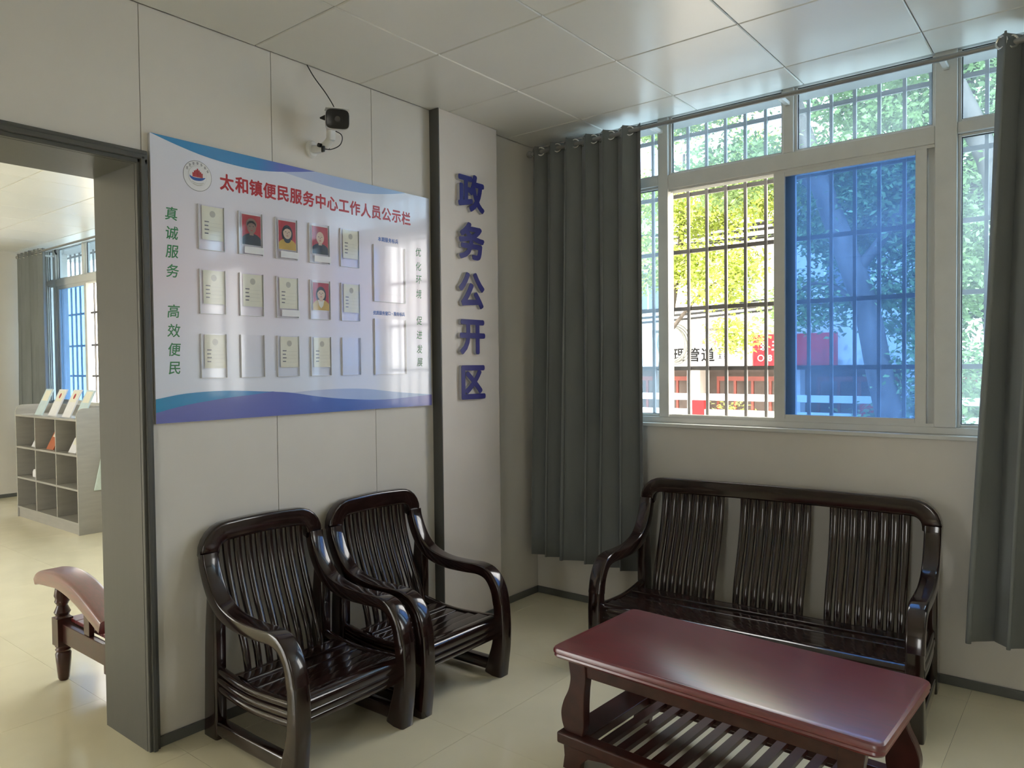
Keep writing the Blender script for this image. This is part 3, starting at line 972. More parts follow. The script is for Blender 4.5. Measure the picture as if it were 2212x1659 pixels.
TITLE = '\u592a\u548c\u9547\u4fbf\u6c11\u670d\u52a1\u4e2d\u5fc3\u5de5\u4f5c\u4eba\u5458\u516c\u793a\u680f'
letters(MB(), [(c, -2.262 + 1.062 * k / 15 - oy, 2.3545 - oz) for k, c in enumerate(TITLE)], 0.074, 0.030, 'x', 0.0192, 0.92).build('title_lettering', M['p_red'], nb, 0)
lz = (2.182, 2.103, 2.027, 1.948, 1.783, 1.703, 1.625, 1.549)
for q in (0, 4):
    letters(MB(), [(c, -2.512 - oy, z - oz) for c, z in zip('\u771f\u8bda\u670d\u52a1\u9ad8\u6548\u4fbf\u6c11'[q:q + 4], lz[q:q + 4])], 0.058, 0.012, 'x', 0.0192, 0.95, 0, 0.10).build('slogan_lettering', M['p_green'], nb, 0)
rz_ = (2.181, 2.102, 2.028, 1.949, 1.801, 1.721, 1.642, 1.568)
for q in (0, 4):
    letters(MB(), [(c, -1.110 - oy, z - oz) for c, z in zip('\u4f18\u5316\u73af\u5883\u4fc3\u8fdb\u53d1\u5c55'[q:q + 4], rz_[q:q + 4])], 0.052, 0.006, 'x', 0.0192, 0.85, 0, 0.10).build('slogan_lettering', M['p_green'], nb, 0)
letters(MB(), [(c, -1.392 + 0.024 * k - oy, 2.219 - oz) for k, c in enumerate('\u672c\u671f\u670d\u52a1\u6807\u5175')], 0.025, 0.03, 'x', 0.0192, 0.95).build('caption_lettering', M['p_blue'], nb, 0)
letters(MB(), [(c, -1.434 + 0.0205 * k - oy, 1.829 - oz) for k, c in enumerate('\u4f18\u8d28\u670d\u52a1\u7a97\u53e3\u3001\u670d\u52a1\u6807\u5175')], 0.0225, 0.03, 'x', 0.0192, 0.95).build('caption_lettering', M['p_blue'], nb, 0)


def holder(y0, z0, w, h, name='card_holder'):
    """Clear acrylic pocket: open at the top, closed on three sides by thin edges."""
    a, b = y0 - oy, z0 - oz
    o = MB().box(0.0255, 0.0275, a, a + w, b, b + h).build(name, M['acrylic'], nb, 0)
    e = MB().box(0.0188, 0.0275, a - 0.0012, a, b, b + h).box(0.0188, 0.0275, a + w, a + w + 0.0012, b, b + h).box(0.0188, 0.0275, a - 0.002, a + w + 0.002, b - 0.002, b)
    e.build('holder_edge', M['acrylic_edge'], o, 0)
    MB().box(0.0276, 0.0282, a, a + w, b + 0.040, b + 0.0412).build('holder_fold', M['acrylic_edge'], o, 0)
    return o


def name_strip(ho, y0, z0):
    a, b = y0 - oy, z0 - oz
    o = MB().box(0.0284, 0.0288, a + 0.024, a + 0.122, b + 0.005, b + 0.036).build('name_strip', M['paper'], ho, 0)


ROWS = ('top', 'middle', 'bottom')
COLS = ('far left', 'second', 'third', 'fourth', 'fifth')
rowz = (2.052, 1.780, 1.506)
photos = {(0, 1): 'dark', (0, 2): 'mustard_scarf', (0, 3): 'pale', (1, 3): 'mustard_white'}
vacant = {(2, 1), (2, 4)}


def info_card(r, c, y0, z0):
    y0 += 0.016
    z0 += 0.041
    t = empty('information_card', (0.0225, y0 + 0.0485, z0), label='cream printed card in %s row, %s holder of the notice board' % (ROWS[r], COLS[c]), cat='card', group='printed cards on the notice board')
    MB().box(0, 0.0006, -0.0485, 0.0485, 0, 0.143).build('card_sheet', M['card'], t, 0)
    ln = MB()
    wd = MB()
    for k in range(4):
        zz = 0.028 + 0.0165 * k
        wd.box(0.0007, 0.0009, -0.037, -0.020 + 0.003 * (k % 2), zz - 0.0024, zz + 0.0024)
        ln.box(0.0007, 0.0009, -0.015, 0.040, zz - 0.004, zz - 0.0034)
    wd.build('printed_words', M['p_grey'], t, 0)
    ln.build('printed_lines', M['p_line'], t, 0)
    n = 20
    MB().prism([(0.013 * math.cos(2 * PI * k / n), 0.112 + 0.014 * math.sin(2 * PI * k / n)) for k in range(n)], 'x', 0.0007, 0.0009).build('printed_crest', M['p_line'], t, 0)


def ell(cy, cz, ry, rz, n=24):
    return [(cy + ry * math.cos(2 * PI * k / n), cz + rz * math.sin(2 * PI * k / n)) for k in range(n)]


def portrait(kind, r, c, y0, z0):
    y0 += 0.014
    z0 += 0.041
    lab = {'dark': 'small portrait photo on red, person in black top, second holder of top row',
           'mustard_scarf': 'small portrait photo on red, long-haired person in mustard coat with black scarf, top row',
           'pale': 'small portrait photo on red, person in dark grey top, fourth holder of top row',
           'mustard_white': 'small portrait photo on red, person in mustard jacket and white blouse, middle row'}[kind]
    t = empty('portrait_photo', (0.0222, y0 + 0.0495, z0), label=lab, cat='photo', group='portrait photos on the notice board')
    MB().box(0, 0.0005, -0.0495, 0.0495, 0, 0.140).build('photo_sheet', M['paper'], t, 0)
    MB().box(0.0005, 0.0007, -0.0465, 0.0465, 0.003, 0.136).build('backdrop', M['photo_red'], t, 0)

    def pl(name, pts, lay, mat):
        MB().prism(pts, 'x', 0.0007 + 0.0002 * lay, 0.0009 + 0.0002 * lay).build(name, M[mat], t, 0)
    sh = spline([(-0.0465, 0.003), (-0.0465, 0.030), (-0.036, 0.044), (-0.016, 0.053), (0.0, 0.055), (0.016, 0.053), (0.036, 0.044), (0.0465, 0.030), (0.0465, 0.003)], 3)
    sh = [(min(0.0465, max(-0.0465, p[0])), p[1]) for p in sh]
    cloth = {'dark': 'photo_black', 'pale': 'photo_black'}.get(kind, 'photo_yellow')
    if kind != 'dark' and kind != 'pale':
        pl('hair', ell(0, 0.076, 0.030, 0.042), 0, 'photo_black')
    pl('clothing', sh, 1, cloth)
    if kind == 'mustard_scarf':
        pl('scarf', ell(0, 0.052, 0.019, 0.018), 2, 'photo_black')
    if kind == 'mustard_white':
        pl('blouse', [(-0.019, 0.053), (0.019, 0.053), (0.012, 0.025), (0.0, 0.012), (-0.012, 0.025)], 2, 'photo_white')
    if kind in ('dark', 'pale'):
        pl('hair', ell(0, 0.096 if kind == 'dark' else 0.090, 0.027, 0.026), 2, 'photo_skin_dark' if kind == 'dark' else 'photo_red')
    face = 'photo_skin_dark' if kind == 'dark' else 'photo_skin'
    pl('neck', [(-0.010, 0.046), (0.010, 0.046), (0.010, 0.066), (-0.010, 0.066)], 3, face if kind != 'mustard_scarf' else 'photo_black')
    pl('face', ell(0, 0.082, 0.0225, 0.029), 4, face)
    for s in (-1, 1):
        pl('eye', ell(s * 0.009, 0.086, 0.004, 0.0015, 10), 5, 'photo_black')
    pl('nose', [(-0.0025, 0.0765), (0.0025, 0.0765), (0.0008, 0.084), (-0.0008, 0.084)], 5, 'photo_skin_dark')
    pl('mouth', ell(0, 0.068, 0.006, 0.0016, 10), 5, 'photo_red')
    if kind != 'pale':
        pl('fringe', [(-0.0225, 0.086), (-0.021, 0.100), (-0.010, 0.110), (0.008, 0.111), (0.021, 0.100), (0.0225, 0.086), (0.014, 0.098), (0.0, 0.102), (-0.012, 0.098)], 5, 'photo_black')


for r in range(3):
    for c in range(5):
        y0, z0 = -2.399 + 0.1862 * c, rowz[r]
        ho = holder(y0, z0, 0.116, 0.188)
        if (r, c) in photos:
            portrait(photos[(r, c)], r, c, y0, z0)
            if r == 0:
                name_strip(ho, y0, z0)
        elif (r, c) not in vacant:
            info_card(r, c, y0, z0)
            if (r, c) == (1, 2):
                name_strip(ho, y0, z0)
holder(-1.440, 1.890, 0.221, 0.296, 'large_holder')
holder(-1.440, 1.506, 0.221, 0.292, 'large_holder')

# ------------------------------------------------------------------ security camera
sc = empty('security_camera', (0, -1.805, 2.60), label='white bullet security camera on a bracket above the notice board', cat='camera')
R0 = Vector((0, -1.805, 2.60))
m = MB()
m.sweep([(0.0005, 0, 0.0), (0.012, 0, 0.0), (0.02, 0, 0)], [0.042, 0.042, 0.034], [0.030, 0.030, 0.024], (0, 1, 0), 20, 2.2)
m.build('wall_plate', M['white'], sc)
pth = spline([(0.018, 0, -0.002), (0.055, 0.012, -0.004), (0.09, 0.022, 0.010), (0.118, 0.028, 0.035)], 4)
MB().sweep(pth, 0.019, 0.017, (0, 1, 0), 14, 3).build('bracket_arm', M['white'], sc)
MB().sweep([(0.118, 0.028, 0.030), (0.122, 0.026, 0.055), (0.128, 0.022, 0.085)], 0.016, 0.020, (0, 1, 0), 14, 4).build('swivel_joint', M['white'], sc)
MB().tube([(0.075, -0.012, 0.006), (0.075, 0.048, 0.006)], 0.010, 10).build('pivot_screw', M['black'], sc)
MB().box(0.084, 0.102, -0.004, 0.006, -0.028, 0.0).build('cable_clip', M['black'], sc, 0, bevel=0.002)
d = Vector((0.80, -0.56, -0.20)).normalized()
Pf = Vector((0.232, -1.826, 2.692)) - R0
side = d.cross(Vector((0, 0, 1))).normalized()
MB().sweep([Pf - d * 0.165, Pf - d * 0.16, Pf - d * 0.02, Pf - d * 0.004], [0.030, 0.039, 0.045, 0.045], [0.037, 0.048, 0.055, 0.055], side, 24, 4.5).build('camera_body', M['white'], sc)
MB().sweep([Pf - d * 0.004, Pf + d * 0.002, Pf + d * 0.004], [0.043, 0.043, 0.040], [0.053, 0.053, 0.050], side, 24, 4.5).build('front_window', M['black'], sc)
MB().sweep([Pf + d * 0.0045, Pf + d * 0.0065], 0.013, 0.013, side, 20, 2).build('lens', M['lens'], sc)
up_ = side.cross(d).normalized()
vis = [Pf + d * a + up_ * 0.048 for a in (-0.12, -0.05, 0.012)]
MB().sweep(vis, 0.0022, 0.053, side, 12, 5).build('sun_visor', M['white'], sc)
MB().sweep([Pf - d * 0.03 + side * 0.052 + up_ * 0.005, Pf - d * 0.03 + side * 0.078 + up_ * 0.002], [0.014, 0.003], [0.012, 0.003], d, 10, 2).build('side_knob', M['black'], sc)
bk = Pf - d * 0.15
cab = spline([tuple(Vector((0.004, -1.822, 3.0)) - R0), tuple(Vector((0.03, -1.80, 2.94)) - R0), tuple(Vector((0.075, -1.765, 2.86)) - R0), tuple(Vector((0.10, -1.735, 2.79)) - R0), tuple(bk + up_ * 0.02)], 6)
MB().tube(cab, 0.0028, 6).build('power_cable', M['cable'], sc)
cab = spline([tuple(bk - up_ * 0.03 + side * 0.03), (0.155, 0.062, 0.055), (0.15, 0.060, 0.010), (0.115, 0.035, -0.012), (0.085, 0.01, -0.010)], 6)
MB().tube(cab, 0.0024, 6).build('loop_cable', M['cable'], sc)

# ------------------------------------------------------------------ next room: shelf unit, papers, wooden sofa
SX0, SX1, SY0, SY1 = -6.0, -4.44, -1.18, -0.82
sh = empty('display_shelf', ((SX0 + SX1) / 2, (SY0 + SY1) / 2, 0), label='pale laminate display shelf with nine open bays, seen through the doorway', cat='shelf')
cx, cy = (SX0 + SX1) / 2, (SY0 + SY1) / 2
hx, hy = (SX1 - SX0) / 2, (SY1 - SY0) / 2
for s in (-1, 1):
    x = s * (hx - 0.01)
    pr = [(-hy, 0.0), (hy, 0.0), (hy, 1.185)] + [(-hy + 0.07 - 0.07 * math.sin(PI / 2 * k / 6), 1.115 + 0.07 * math.cos(PI / 2 * k / 6)) for k in range(7)]
    MB().prism(pr, 'x', x - 0.010, x + 0.010).build('side_panel', M['shelf'], sh, 0, bevel=0.002)
for z in (0.105, 0.42, 0.742, 1.075):
    MB().box(-hx + 0.02, hx - 0.02, -hy + 0.002, hy - 0.012, z - 0.010, z + 0.010).build('shelf_board', M['shelf'], sh, 0, bevel=0.002)
for zi, zs in enumerate(((0.115, 0.410), (0.430, 0.732), (0.752, 1.065))):
    for k in (1, 2):
        x = -hx + 2 * hx * k / 3
        MB().box(x - 0.009, x + 0.009, -hy + 0.006, hy - 0.012, zs[0], zs[1]).build('divider', M['shelf'], sh, 0, bevel=0.002)
MB().box(-hx + 0.02, hx - 0.02, -hy + 0.012, -hy + 0.030, 0.0, 0.095).build('plinth', M['shelf'], sh, 0)
MB().box(-hx + 0.02, hx - 0.02, hy - 0.012, hy, 0.0, 1.185).build('back_panel', M['shelf'], sh, 0)


def brochure(x, y, z, w, h, lean, mat, label, mark=False, turn=0.0):
    t = empty('brochure', (x, y, z), turn, label, 'brochure', 'brochures on the display shelf')
    dy, dz = math.sin(lean) * h, math.cos(lean) * h
    th = 0.012
    sheet = MB().prism([(0, 0), (th, 0), (th + dy, dz), (dy, dz)], 'x', -w / 2, w / 2).build('cover', M[mat], t, 0)
    f = 0.55
    MB().prism([(f * dy - 0.0015, f * dz), (f * dy - 0.0004, f * dz), (0.95 * dy - 0.0004, 0.95 * dz), (0.95 * dy - 0.0015, 0.95 * dz)], 'x', -w * 0.36, w * 0.36).build('cover_panel', M['card' if mat != 'card' else 'paper'], t, 0)
    if mark:
        n = 14
        vs = []
        for k in range(n):
            a = 2 * PI * k / n
            q = 0.76 + 0.10 * math.sin(a)
            vs.append((w * 0.12 * math.cos(a), q * dy - 0.0024, q * dz))
        MB().add(vs, [tuple(range(n))]).build('red_emblem', M['p_red'], t, 0)


zt = 1.0852
for k, (x, mat, mk, la) in enumerate(((-5.60, 'teal', False, 'pale blue brochure leaning on top of the display shelf, leftmost of four'),
                                      (-5.25, 'paper', True, 'white brochure with red emblem on the shelf top, next to the leftmost one'),
                                      (-4.90, 'paper', True, 'white brochure with red emblem on the shelf top, third from left'),
                                      (-4.60, 'teal', False, 'pale blue brochure leaning on the shelf top at its right end'))):
    brochure(x, -1.10, zt, 0.19, 0.29, 0.42, mat, la, mk, 0.0)
zt = 0.7522
for x, w_, h_, mat, la in ((-5.66, 0.16, 0.24, 'paper', 'white leaflet leaning in the top left bay of the shelf'),
                           (-5.26, 0.17, 0.24, 'orange', 'orange booklet leaning in the top middle bay of the shelf'),
                           (-5.06, 0.10, 0.25, 'card', 'narrow cream booklet leaning beside the orange one in the middle bay'),
                           (-4.72, 0.17, 0.15, 'paper', 'small white leaflet leaning in the top right bay of the shelf'),
                           (-4.53, 0.11, 0.26, 'card', 'cream booklet leaning at the right end of the top right bay')):
    brochure(x, -1.12, zt, w_, h_, 0.45, mat, la)
t = MB()
pts = [(-0.075, 0), (0.075, 0), (0.075, 0.06), (0.05, 0.088), (-0.05, 0.088), (-0.075, 0.06)]
o = tag(t.prism(pts, 'y', -0.06, 0.06).build('tissue_pack', M['paper'], smooth=0, bevel=0.012), 'small white paper pack lying in the middle left bay of the shelf', 'paper pack')
o.location = (-5.66, -1.06, 0.4305)
bg = tag(MB().prism([(-0.10, 0), (0.10, 0), (0.055, 0.45), (0.03, 0.52), (0.0, 0.45)], 'x', 0.0, 0.02).build('carrier_bag', M['bag'], smooth=0, bevel=0.006), 'pale green carrier bag hanging on the side of the display shelf', 'bag')
bg.location = (-4.4395, -0.945, 0.405)

so = empty('wooden_sofa', (-0.78, -2.3, 0), label='reddish wooden sofa end with curved arm and turned leg beyond the doorway', cat='sofa')


def L(x, y):
    return x + 0.78, y + 2.3


lx, ly = L(-1.045, -2.57)
prof = [(0.020, 0.0), (0.026, 0.012), (0.034, 0.10), (0.036, 0.135), (0.030, 0.145), (0.036, 0.155), (0.030, 0.165), (0.036, 0.172), (0.036, 0.178)]
for a, b in ((-1.045, -2.57), (-1.045, -1.2), (-0.46, -2.57), (-0.46, -1.2)):
    x, y = L(a, b)
    q = MB().lathe(prof, 20, (x, y, 0))
    q.box(x - 0.036, x + 0.036, y - 0.036, y + 0.036, 0.178, 0.315)
    q.lathe([(0.036, 0.315), (0.030, 0.325), (0.038, 0.342), (0.030, 0.36), (0.024, 0.375), (0.034, 0.395), (0.030, 0.41), (0.036, 0.425), (0.030, 0.46)], 20, (x, y, 0))
    q.build('turned_leg', M['red_dark'], so, 40)
for yy in (-2.57, -1.2):
    a, y = L(-1.0, yy)
    b, _ = L(-0.49, yy)
    MB().box(a - 0.01, b, y - 0.016, y + 0.016, 0.195, 0.290).build('side_rail', M['red_dark'], so, 0, bevel=0.004)
    # arm: thick board bent down towards the back
    pth = spline([(-1.225, 0.475, 0.020), (-1.18, 0.498, 0.034), (-1.08, 0.512, 0.040), (-0.95, 0.520, 0.040), (-0.82, 0.505, 0.040), (-0.70, 0.475, 0.038), (-0.58, 0.435, 0.036), (-0.47, 0.395, 0.034)], 5)
    MB().sweep([(p[0] + 0.78, y, p[1]) for p in pth], [p[2] for p in pth], 0.062, (0, 1, 0), 18, 5).build('arm', M['red_wood'], so, 40)
    xx, _ = L(-0.735, yy)
    MB().box(xx - 0.03, xx + 0.03, y - 0.012, y + 0.012, 0.290, 0.46).build('arm_support', M['red_dark'], so, 0, bevel=0.003)
a, b = L(-1.045, -2.53)
x1, y1 = L(-0.45, -1.24)
MB().box(a - 0.02, a + 0.016, b, y1, 0.195, 0.29).build('front_rail', M['red_dark'], so, 0, bevel=0.004)
for k in range(6):
    w_ = (x1 - a) / 6
    MB().box(a + w_ * k + 0.003, a + w_ * (k + 1) - 0.003, b - 0.015, y1, 0.290, 0.308).build('seat_plank', M['red_wood'], so, 0, bevel=0.003)
MB().box(x1 - 0.03, x1 + 0.0, b, y1, 0.78, 0.86).build('back_top_rail', M['red_dark'], so, 0, bevel=0.01)
for k in range(9):
    yy = b + 0.07 + (y1 - b - 0.14) * k / 8
    MB().box(x1 - 0.024, x1 - 0.006, yy - 0.022, yy + 0.022, 0.308, 0.78).build('back_slat', M['red_dark'], so, 0, bevel=0.003)
for yy in (b, y1):
    MB().box(x1 - 0.035, x1 + 0.005, yy - 0.022, yy + 0.022, 0.308, 0.86).build('back_post', M['red_dark'], so, 0, bevel=0.006)

# ------------------------------------------------------------------ outside: pavement, trees, shops, cables
tag(MB().box(-40, 40, 0.29, 9.3, -0.40, -0.16).build('pavement', M['ground'], smooth=0), kind='structure')
tag(MB().box(-60, 60, 9.3, 60, -2.2, -1.9).build('street', M['ground'], smooth=0), kind='structure')
tag(MB().box(-40, 40, -30, -7.31, -0.40, -0.16).build('forecourt', M['ground'], smooth=0), kind='structure')


def foliage(name, blobs, n, size, seed, mat, parent, offset):
    """Leaves in clumps on twig ends; each leaf two triangles folded along its rib."""
    g = np.random.default_rng(seed)
    vol = np.array([b[3] * b[4] * b[5] for b in blobs]) ** 0.75
    V, F = [], []
    base = 0
    for b, cnt in zip(blobs, (n * vol / vol.sum()).astype(int)):
        k = max(6, cnt // 55)
        d = g.normal(size=(k, 3))
        d /= np.linalg.norm(d, axis=1)[:, None]
        rad = g.uniform(0.25, 1.0, (k, 1)) ** 0.5
        cc = np.array(b[:3]) + d * rad * np.array(b[3:6])
        idx = g.integers(0, k, cnt)
        sp = g.normal(size=(cnt, 3)) * np.array([0.20, 0.20, 0.10])
        c = cc[idx] + sp
        ax = g.normal(size=(cnt, 3)) * np.array([1, 1, 0.5])
        ax[:, 2] -= 0.35
        ax /= np.linalg.norm(ax, axis=1)[:, None]
        up = g.normal(size=(cnt, 3)) * 0.6 + np.array([0, 0, 1.0])
        sd = np.cross(ax, up)
        sd /= np.linalg.norm(sd, axis=1)[:, None]
        up = np.cross(sd, ax)
        s = size * g.uniform(0.6, 1.3, (cnt, 1))
        q = np.stack([c, c + ax * s * 0.5 + sd * s * 0.26 + up * s * 0.08, c + ax * s, c + ax * s * 0.5 - sd * s * 0.26 + up * s * 0.08], 1) - np.array(offset)
        V.append(q.reshape(-1, 3))
        i0 = base + 4 * np.arange(cnt)[:, None]
        F.append(np.concatenate([i0 + np.array([[0, 1, 2]]), i0 + np.array([[0, 2, 3]])], 0))
        base += 4 * cnt
    V = np.concatenate(V)
    F = np.concatenate(F)
    me = bpy.data.meshes.new(name)
    me.vertices.add(len(V))
    me.vertices.foreach_set('co', V.ravel())
    me.loops.add(F.size)
    me.loops.foreach_set('vertex_index', F.ravel())
    me.polygons.add(len(F))
    me.polygons.foreach_set('loop_start', np.arange(0, F.size, 3))
    me.update(calc_edges=True)
    me.materials.append(mat)
    o = bpy.data.objects.new(name, me)
    COL.objects.link(o)
    o.parent = parent
    o['kind'] = 'stuff'
    return o


def tree(base, trunk, branches, blobs, n, size, seed, mat, label):
    t = empty('street_tree', base, label=label, cat='tree')
    B = Vector(base)

    def limb(name, pts):
        p = spline(pts, 5)
        MB().sweep([Vector(q[:3]) - B for q in p], [q[3] for q in p], [q[3] for q in p], (0.2, 1, 0.1), 12, 2).build(name, M['bark'], t, 60)
    limb('trunk', trunk)
    for b in branches:
        limb('branch', b)
    foliage('foliage', blobs, n, size, seed, mat, t, base)
    return t


tree((0.95, 7.0, -0.16), [(0.95, 7.0, -0.16, 0.24), (0.80, 7.0, 0.6, 0.19), (0.62, 7.0, 1.4, 0.17), (0.47, 7.0, 2.2, 0.165), (0.22, 7.0, 3.0, 0.16), (-0.18, 7.05, 4.15, 0.14), (-0.6, 7.1, 5.6, 0.10), (-0.8, 7.1, 7.0, 0.05)],
     [[(0.30, 7.0, 2.75, 0.08), (0.75, 7.1, 3.4, 0.06), (1.2, 7.3, 4.4, 0.03)], [(-0.1, 7.0, 3.95, 0.07), (-0.9, 7.3, 4.5, 0.05), (-2.0, 7.6, 4.7, 0.02)],
      [(-0.5, 7.1, 5.2, 0.06), (-1.4, 7.0, 5.9, 0.04), (-2.4, 7.0, 6.2, 0.02)], [(0.45, 7.0, 2.3, 0.05), (-0.2, 7.3, 2.7, 0.03), (-0.7, 7.5, 2.6, 0.015)]],
     [(-0.35, 7.6, 2.45, 0.75, 0.5, 0.45), (0.9, 7.5, 3.7, 0.9, 0.7, 0.6), (1.3, 7.4, 2.6, 0.55, 0.5, 0.5), (0.3, 7.7, 4.6, 1.1, 0.8, 0.6), (-1.6, 7.6, 4.6, 0.9, 0.8, 0.5), (-0.9, 7.3, 6.3, 1.4, 1.2, 0.8), (0.9, 7.6, 0.65, 0.6, 0.5, 0.45), (1.2, 7.4, 1.55, 0.6, 0.5, 0.5), (1.1, 7.6, 2.9, 0.8, 0.6, 0.7), (0.1, 7.7, 3.5, 0.8, 0.5, 0.5), (-2.2, 7.0, 5.9, 1.0, 0.9, 0.6)],
     36000, 0.10, 3, M['leaf2'], 'leaning street tree with thick trunk seen through the blue glass')
tree((2.35, 7.6, -0.16), [(2.35, 7.6, -0.16, 0.20), (2.2, 7.6, 1.4, 0.17), (2.05, 7.6, 2.7, 0.15), (1.80, 7.6, 4.2, 0.14), (1.25, 7.6, 5.6, 0.18), (0.95, 7.6, 7.2, 0.10)],
     [[(1.85, 7.6, 4.0, 0.06), (2.5, 7.7, 4.9, 0.04), (3.0, 7.8, 5.6, 0.02)], [(1.25, 7.6, 5.5, 0.06), (0.5, 7.6, 6.2, 0.04), (0.0, 7.6, 6.4, 0.02)]],
     [(2.3, 8.2, 3.3, 0.8, 0.5, 0.8), (2.6, 8.0, 1.8, 0.7, 0.5, 0.7), (2.6, 8.0, 5.1, 0.9, 0.8, 0.7), (0.3, 8.1, 6.1, 1.0, 0.8, 0.5), (1.6, 8.1, 7.2, 1.2, 1.0, 0.7)],
     17000, 0.10, 8, M['leaf2'], 'grey-trunked street tree beside the right curtain')
tree((-5.6, 12.4, -1.9), [(-5.6, 12.4, -1.9, 0.16), (-5.5, 12.4, 0.5, 0.13), (-5.2, 12.4, 2.6, 0.10), (-4.9, 12.4, 4.4, 0.07), (-4.8, 12.4, 6.5, 0.03)],
     [[(-5.3, 12.4, 2.2, 0.06), (-4.3, 12.3, 3.2, 0.03), (-3.4, 12.3, 3.6, 0.015)], [(-5.1, 12.4, 3.2, 0.05), (-6.1, 12.3, 4.2, 0.03), (-6.9, 12.2, 4.6, 0.015)]],
     [(-5.6, 12.1, 4.0, 1.3, 0.8, 0.75), (-3.9, 12.1, 3.6, 1.0, 0.8, 0.8), (-4.2, 12.2, 5.3, 1.3, 0.9, 0.8), (-6.4, 12.2, 5.6, 1.1, 0.8, 0.6), (-2.9, 12.2, 5.6, 1.2, 0.8, 0.9), (-3.4, 12.0, 2.2, 0.55, 0.4, 0.4), (-3.7, 12.1, 0.2, 0.5, 0.4, 0.4), (-8.2, 12.2, 4.4, 1.1, 0.7, 0.9), (-5.0, 12.2, 7.6, 2.2, 1.0, 0.8)],
     40000, 0.12, 21, M['leaf'], 'sunlit yellow-green street tree seen through the open sash')

tree((1.6, 12.6, -1.9), [(1.6, 12.6, -1.9, 0.2), (1.5, 12.6, 1.0, 0.17), (1.2, 12.6, 3.5, 0.13), (1.0, 12.6, 6.5, 0.08), (0.9, 12.6, 8.5, 0.03)],
     [[(1.3, 12.6, 2.8, 0.08), (0.1, 12.5, 4.2, 0.05), (-1.2, 12.4, 5.2, 0.02)], [(1.2, 12.6, 3.6, 0.08), (2.4, 12.5, 5.0, 0.05), (3.4, 12.4, 5.8, 0.02)]],
     [(-0.9, 12.5, 4.6, 1.5, 0.7, 1.1), (0.9, 12.5, 5.4, 1.5, 0.8, 1.2), (2.6, 12.5, 4.2, 1.4, 0.8, 1.3), (-0.3, 12.5, 7.2, 2.0, 0.9, 1.0), (2.6, 12.5, 7.2, 1.6, 0.9, 1.0), (1.2, 12.5, 3.2, 1.0, 0.6, 0.8), (4.4, 12.5, 5.6, 1.2, 0.8, 1.4), (2.3, 12.4, 1.5, 0.9, 0.6, 0.7), (1.0, 12.4, 0.4, 1.0, 0.6, 0.9), (2.6, 12.4, 2.8, 1.2, 0.6, 0.8), (0.2, 12.4, 2.4, 0.9, 0.6, 0.6)],
     52000, 0.15, 31, M['leaf2'], 'tall dense green tree across the street behind the leaning trunk')

# shop row across the street
shop = empty('shop_building', (-9.0, 18.0, -1.9), label='two-storey shop building across the street with sign boards', cat='building')


def S(x0, x1, y0, y1, z0, z1):
    return MB().box(x0 + 9, x1 + 9, y0 - 18, y1 - 18, z0 + 1.9, z1 + 1.9)


S(-26, 9, 18.0, 24, 1.4, 6.4).build('upper_wall', M['facade'], shop, 0)
S(-26, 9, 19.2, 24, -1.9, 1.4).build('shop_back_wall', M['shopdark'], shop, 0)
for k in range(12):
    x = -25.8 + 3.1 * k
    S(x - 0.22, x + 0.22, 18.05, 18.5, -1.9, 1.4).build('pier', M['facade'], shop, 0)
    if k < 11:
        S(x + 0.5, x + 2.8, 18.7, 18.76, 0.98, 1.12).build('shop_lintel', M['shopred'], shop, 0)
        for q in range(5):
            S(x + 0.5 + 0.56 * q, x + 0.58 + 0.56 * q, 18.7, 18.76, -1.9, 0.98).build('door_stile', M['shopred'], shop, 0)
        wn = S(x + 0.9, x + 2.2, 17.97, 18.02, 3.2, 4.7).build('window', M['stucco'], shop, 0)
        S(x + 0.98, x + 1.52, 17.955, 17.99, 3.28, 4.62).build('window_pane', M['winpane'], wn, 0)
        S(x + 1.58, x + 2.12, 17.955, 17.99, 3.28, 4.62).build('window_pane', M['winpane'], wn, 0)
MB().prism([(-0.5, 8.3), (3.0, 10.2), (6.6, 8.3)], 'x', -17.4, 18.4).build('roof', M['roof'], shop, 0)
for k in range(3):
    S(-8.6 + 1.9 * k, -7.9 + 1.9 * k, 17.6, 17.98, 2.62, 3.1).build('air_conditioner', M['sign_white'], shop, 0, bevel=0.02)

sg = empty('shop_sign', (-7.2, 17.9, 1.42), label='white shop sign board with black characters across the street', cat='sign')
MB().box(-2.4, 2.0, -0.12, 0.0, 0.0, 1.12).build('sign_panel', M['sign_white'], sg, 0)
letters(MB(), [(c, a, 0.40) for c, a in zip('\u7406\u7ba1\u9053', (-0.35, 0.12, 0.61))], 0.46, 0.022, 'y', -0.125).build('sign_lettering', M['sign_ink'], sg, 0)
marks(marks(MB(), 4, 1.0, 0.52, 0.15, 0.17, 'y', -0.122, 5), 2, 1.0, 0.33, 0.15, 0.17, 'y', -0.122, 6).build('sign_small_print', M['sign_ink'], sg, 0)
marks(MB(), 6, 0.45, 0.80, 0.13, 0.20, 'y', -0.122, 7).build('sign_red_print', M['sign_red'], sg, 0)
sr = empty('shop_sign', (-4.1, 17.9, 1.42), label='red shop sign board with white telephone number across the street', cat='sign')
MB().box(-1.05, 1.3, -0.16, -0.01, 0.02, 0.95).build('sign_panel', M['sign_red'], sr, 0)
letters(MB(), [(c, -0.55 + 0.19 * k, 0.26) for k, c in enumerate('8517')], 0.26, 0.015, 'y', -0.165).build('sign_number', M['sign_white'], sr, 0)
MB().torus((-0.82, -0.165, 0.26), (0, 1, 0), 0.085, 0.012).build('sign_phone_ring', M['sign_white'], sr)
marks(MB(), 2, -0.75, 0.62, 0.30, 0.36, 'y', -0.162, 9).build('sign_print', M['sign_white'], sr, 0)

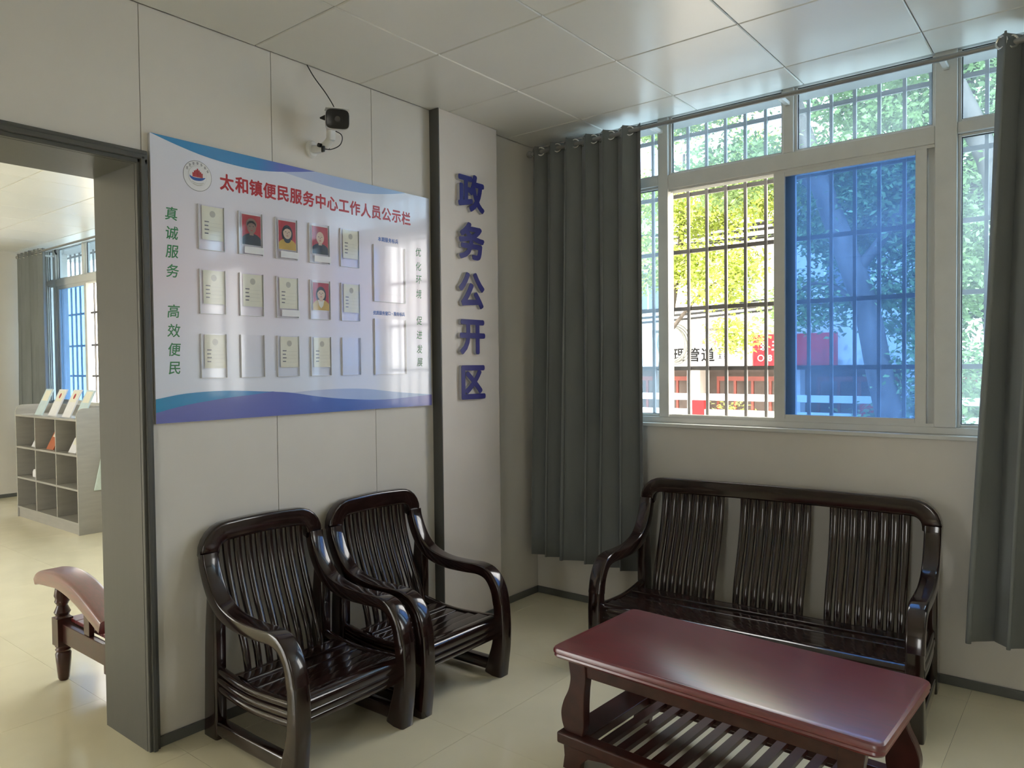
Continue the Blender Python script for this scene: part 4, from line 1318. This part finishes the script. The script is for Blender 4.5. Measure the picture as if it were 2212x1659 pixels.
# white and red guard rail at the edge of the pavement
gr = empty('guard_rail', (-2.9, 9.0, -0.16), label='white street guard rail with red posts below the trees', cat='railing')
for k, (z0, z1, d_) in enumerate(((0.86, 0.98, 0.06), (0.46, 0.69, 0.045), (0.10, 0.30, 0.045))):
    MB().box(-14, 12, -d_, d_, z0 + 0.16, z1 + 0.16).build('rail', M['guard_white'], gr, 0, bevel=0.01)
for k in range(-4, 5):
    MB().box(2.93 * k - 0.12, 2.93 * k + 0.12, -0.07, 0.07, 0.0, 1.02).build('post', M['guard_red'], gr, 0, bevel=0.01)

# overhead cables and the coil hung on them
rnd = random.Random(4)


def cable(z0, z1, y, r, label, group):
    o = empty('utility_cable', (-4, y, z0), label=label, cat='cable', group=group)
    p = []
    for k in range(25):
        u = k / 24
        p.append((-26 + 36 * u + 4, 0, (z1 - z0) * u - 0.25 * math.sin(PI * ((u * 3) % 1))))
    MB().tube(p, r, 6).build('wire', M['cable'], o)


for k in range(7):
    cable(6.0 + 0.07 * k + rnd.uniform(-0.05, 0.05), 4.0 + 0.06 * k + rnd.uniform(-0.1, 0.1), 14 + 0.08 * k, rnd.uniform(0.02, 0.045), 'dark overhead cable of the upper bundle crossing in front of the trees', 'upper overhead cables')
for k in range(5):
    cable(2.85 + 0.06 * k + rnd.uniform(-0.05, 0.05), 2.75 + 0.08 * k + rnd.uniform(-0.1, 0.1), 13 + 0.07 * k, rnd.uniform(0.016, 0.032), 'dark overhead cable of the lower bundle running above the shop signs', 'lower overhead cables')
cl = empty('cable_coil', (-5.35, 12.95, 1.5), label='grey cable coil hanging from the lower overhead cables', cat='cable coil')
for k in range(6):
    MB().torus((rnd.uniform(-0.04, 0.04), -0.03 * k, 0.52 + rnd.uniform(-0.05, 0.05)), (0.25, 1, 0.05), 0.46 + rnd.uniform(-0.05, 0.05), 0.016, 28, 6).build('loop', M['coil'], cl)

# house wall standing beyond the far window
nh = empty('neighbour_house', (-12.0, 4.5, -0.16), label='cream house wall beyond the far window seen through the doorway', cat='building')
MB().box(-7, 1.2, 0, 4, 0, 6).build('house_wall', M['stucco'], nh, 0)
MB().box(-7.2, 1.4, -0.4, 4.2, 6, 6.25).build('house_roof', M['roof'], nh, 0)
for k in range(3):
    wn = MB().box(-5.6 + 2.3 * k, -4.4 + 2.3 * k, -0.05, 0.02, 1.6, 3.2).build('house_window', M['upvc'], nh, 0)
    MB().box(-5.52 + 2.3 * k, -4.48 + 2.3 * k, -0.07, -0.02, 1.68, 3.12).build('house_window_pane', M['winpane'], wn, 0)

bpy.data.objects.remove(_fo)
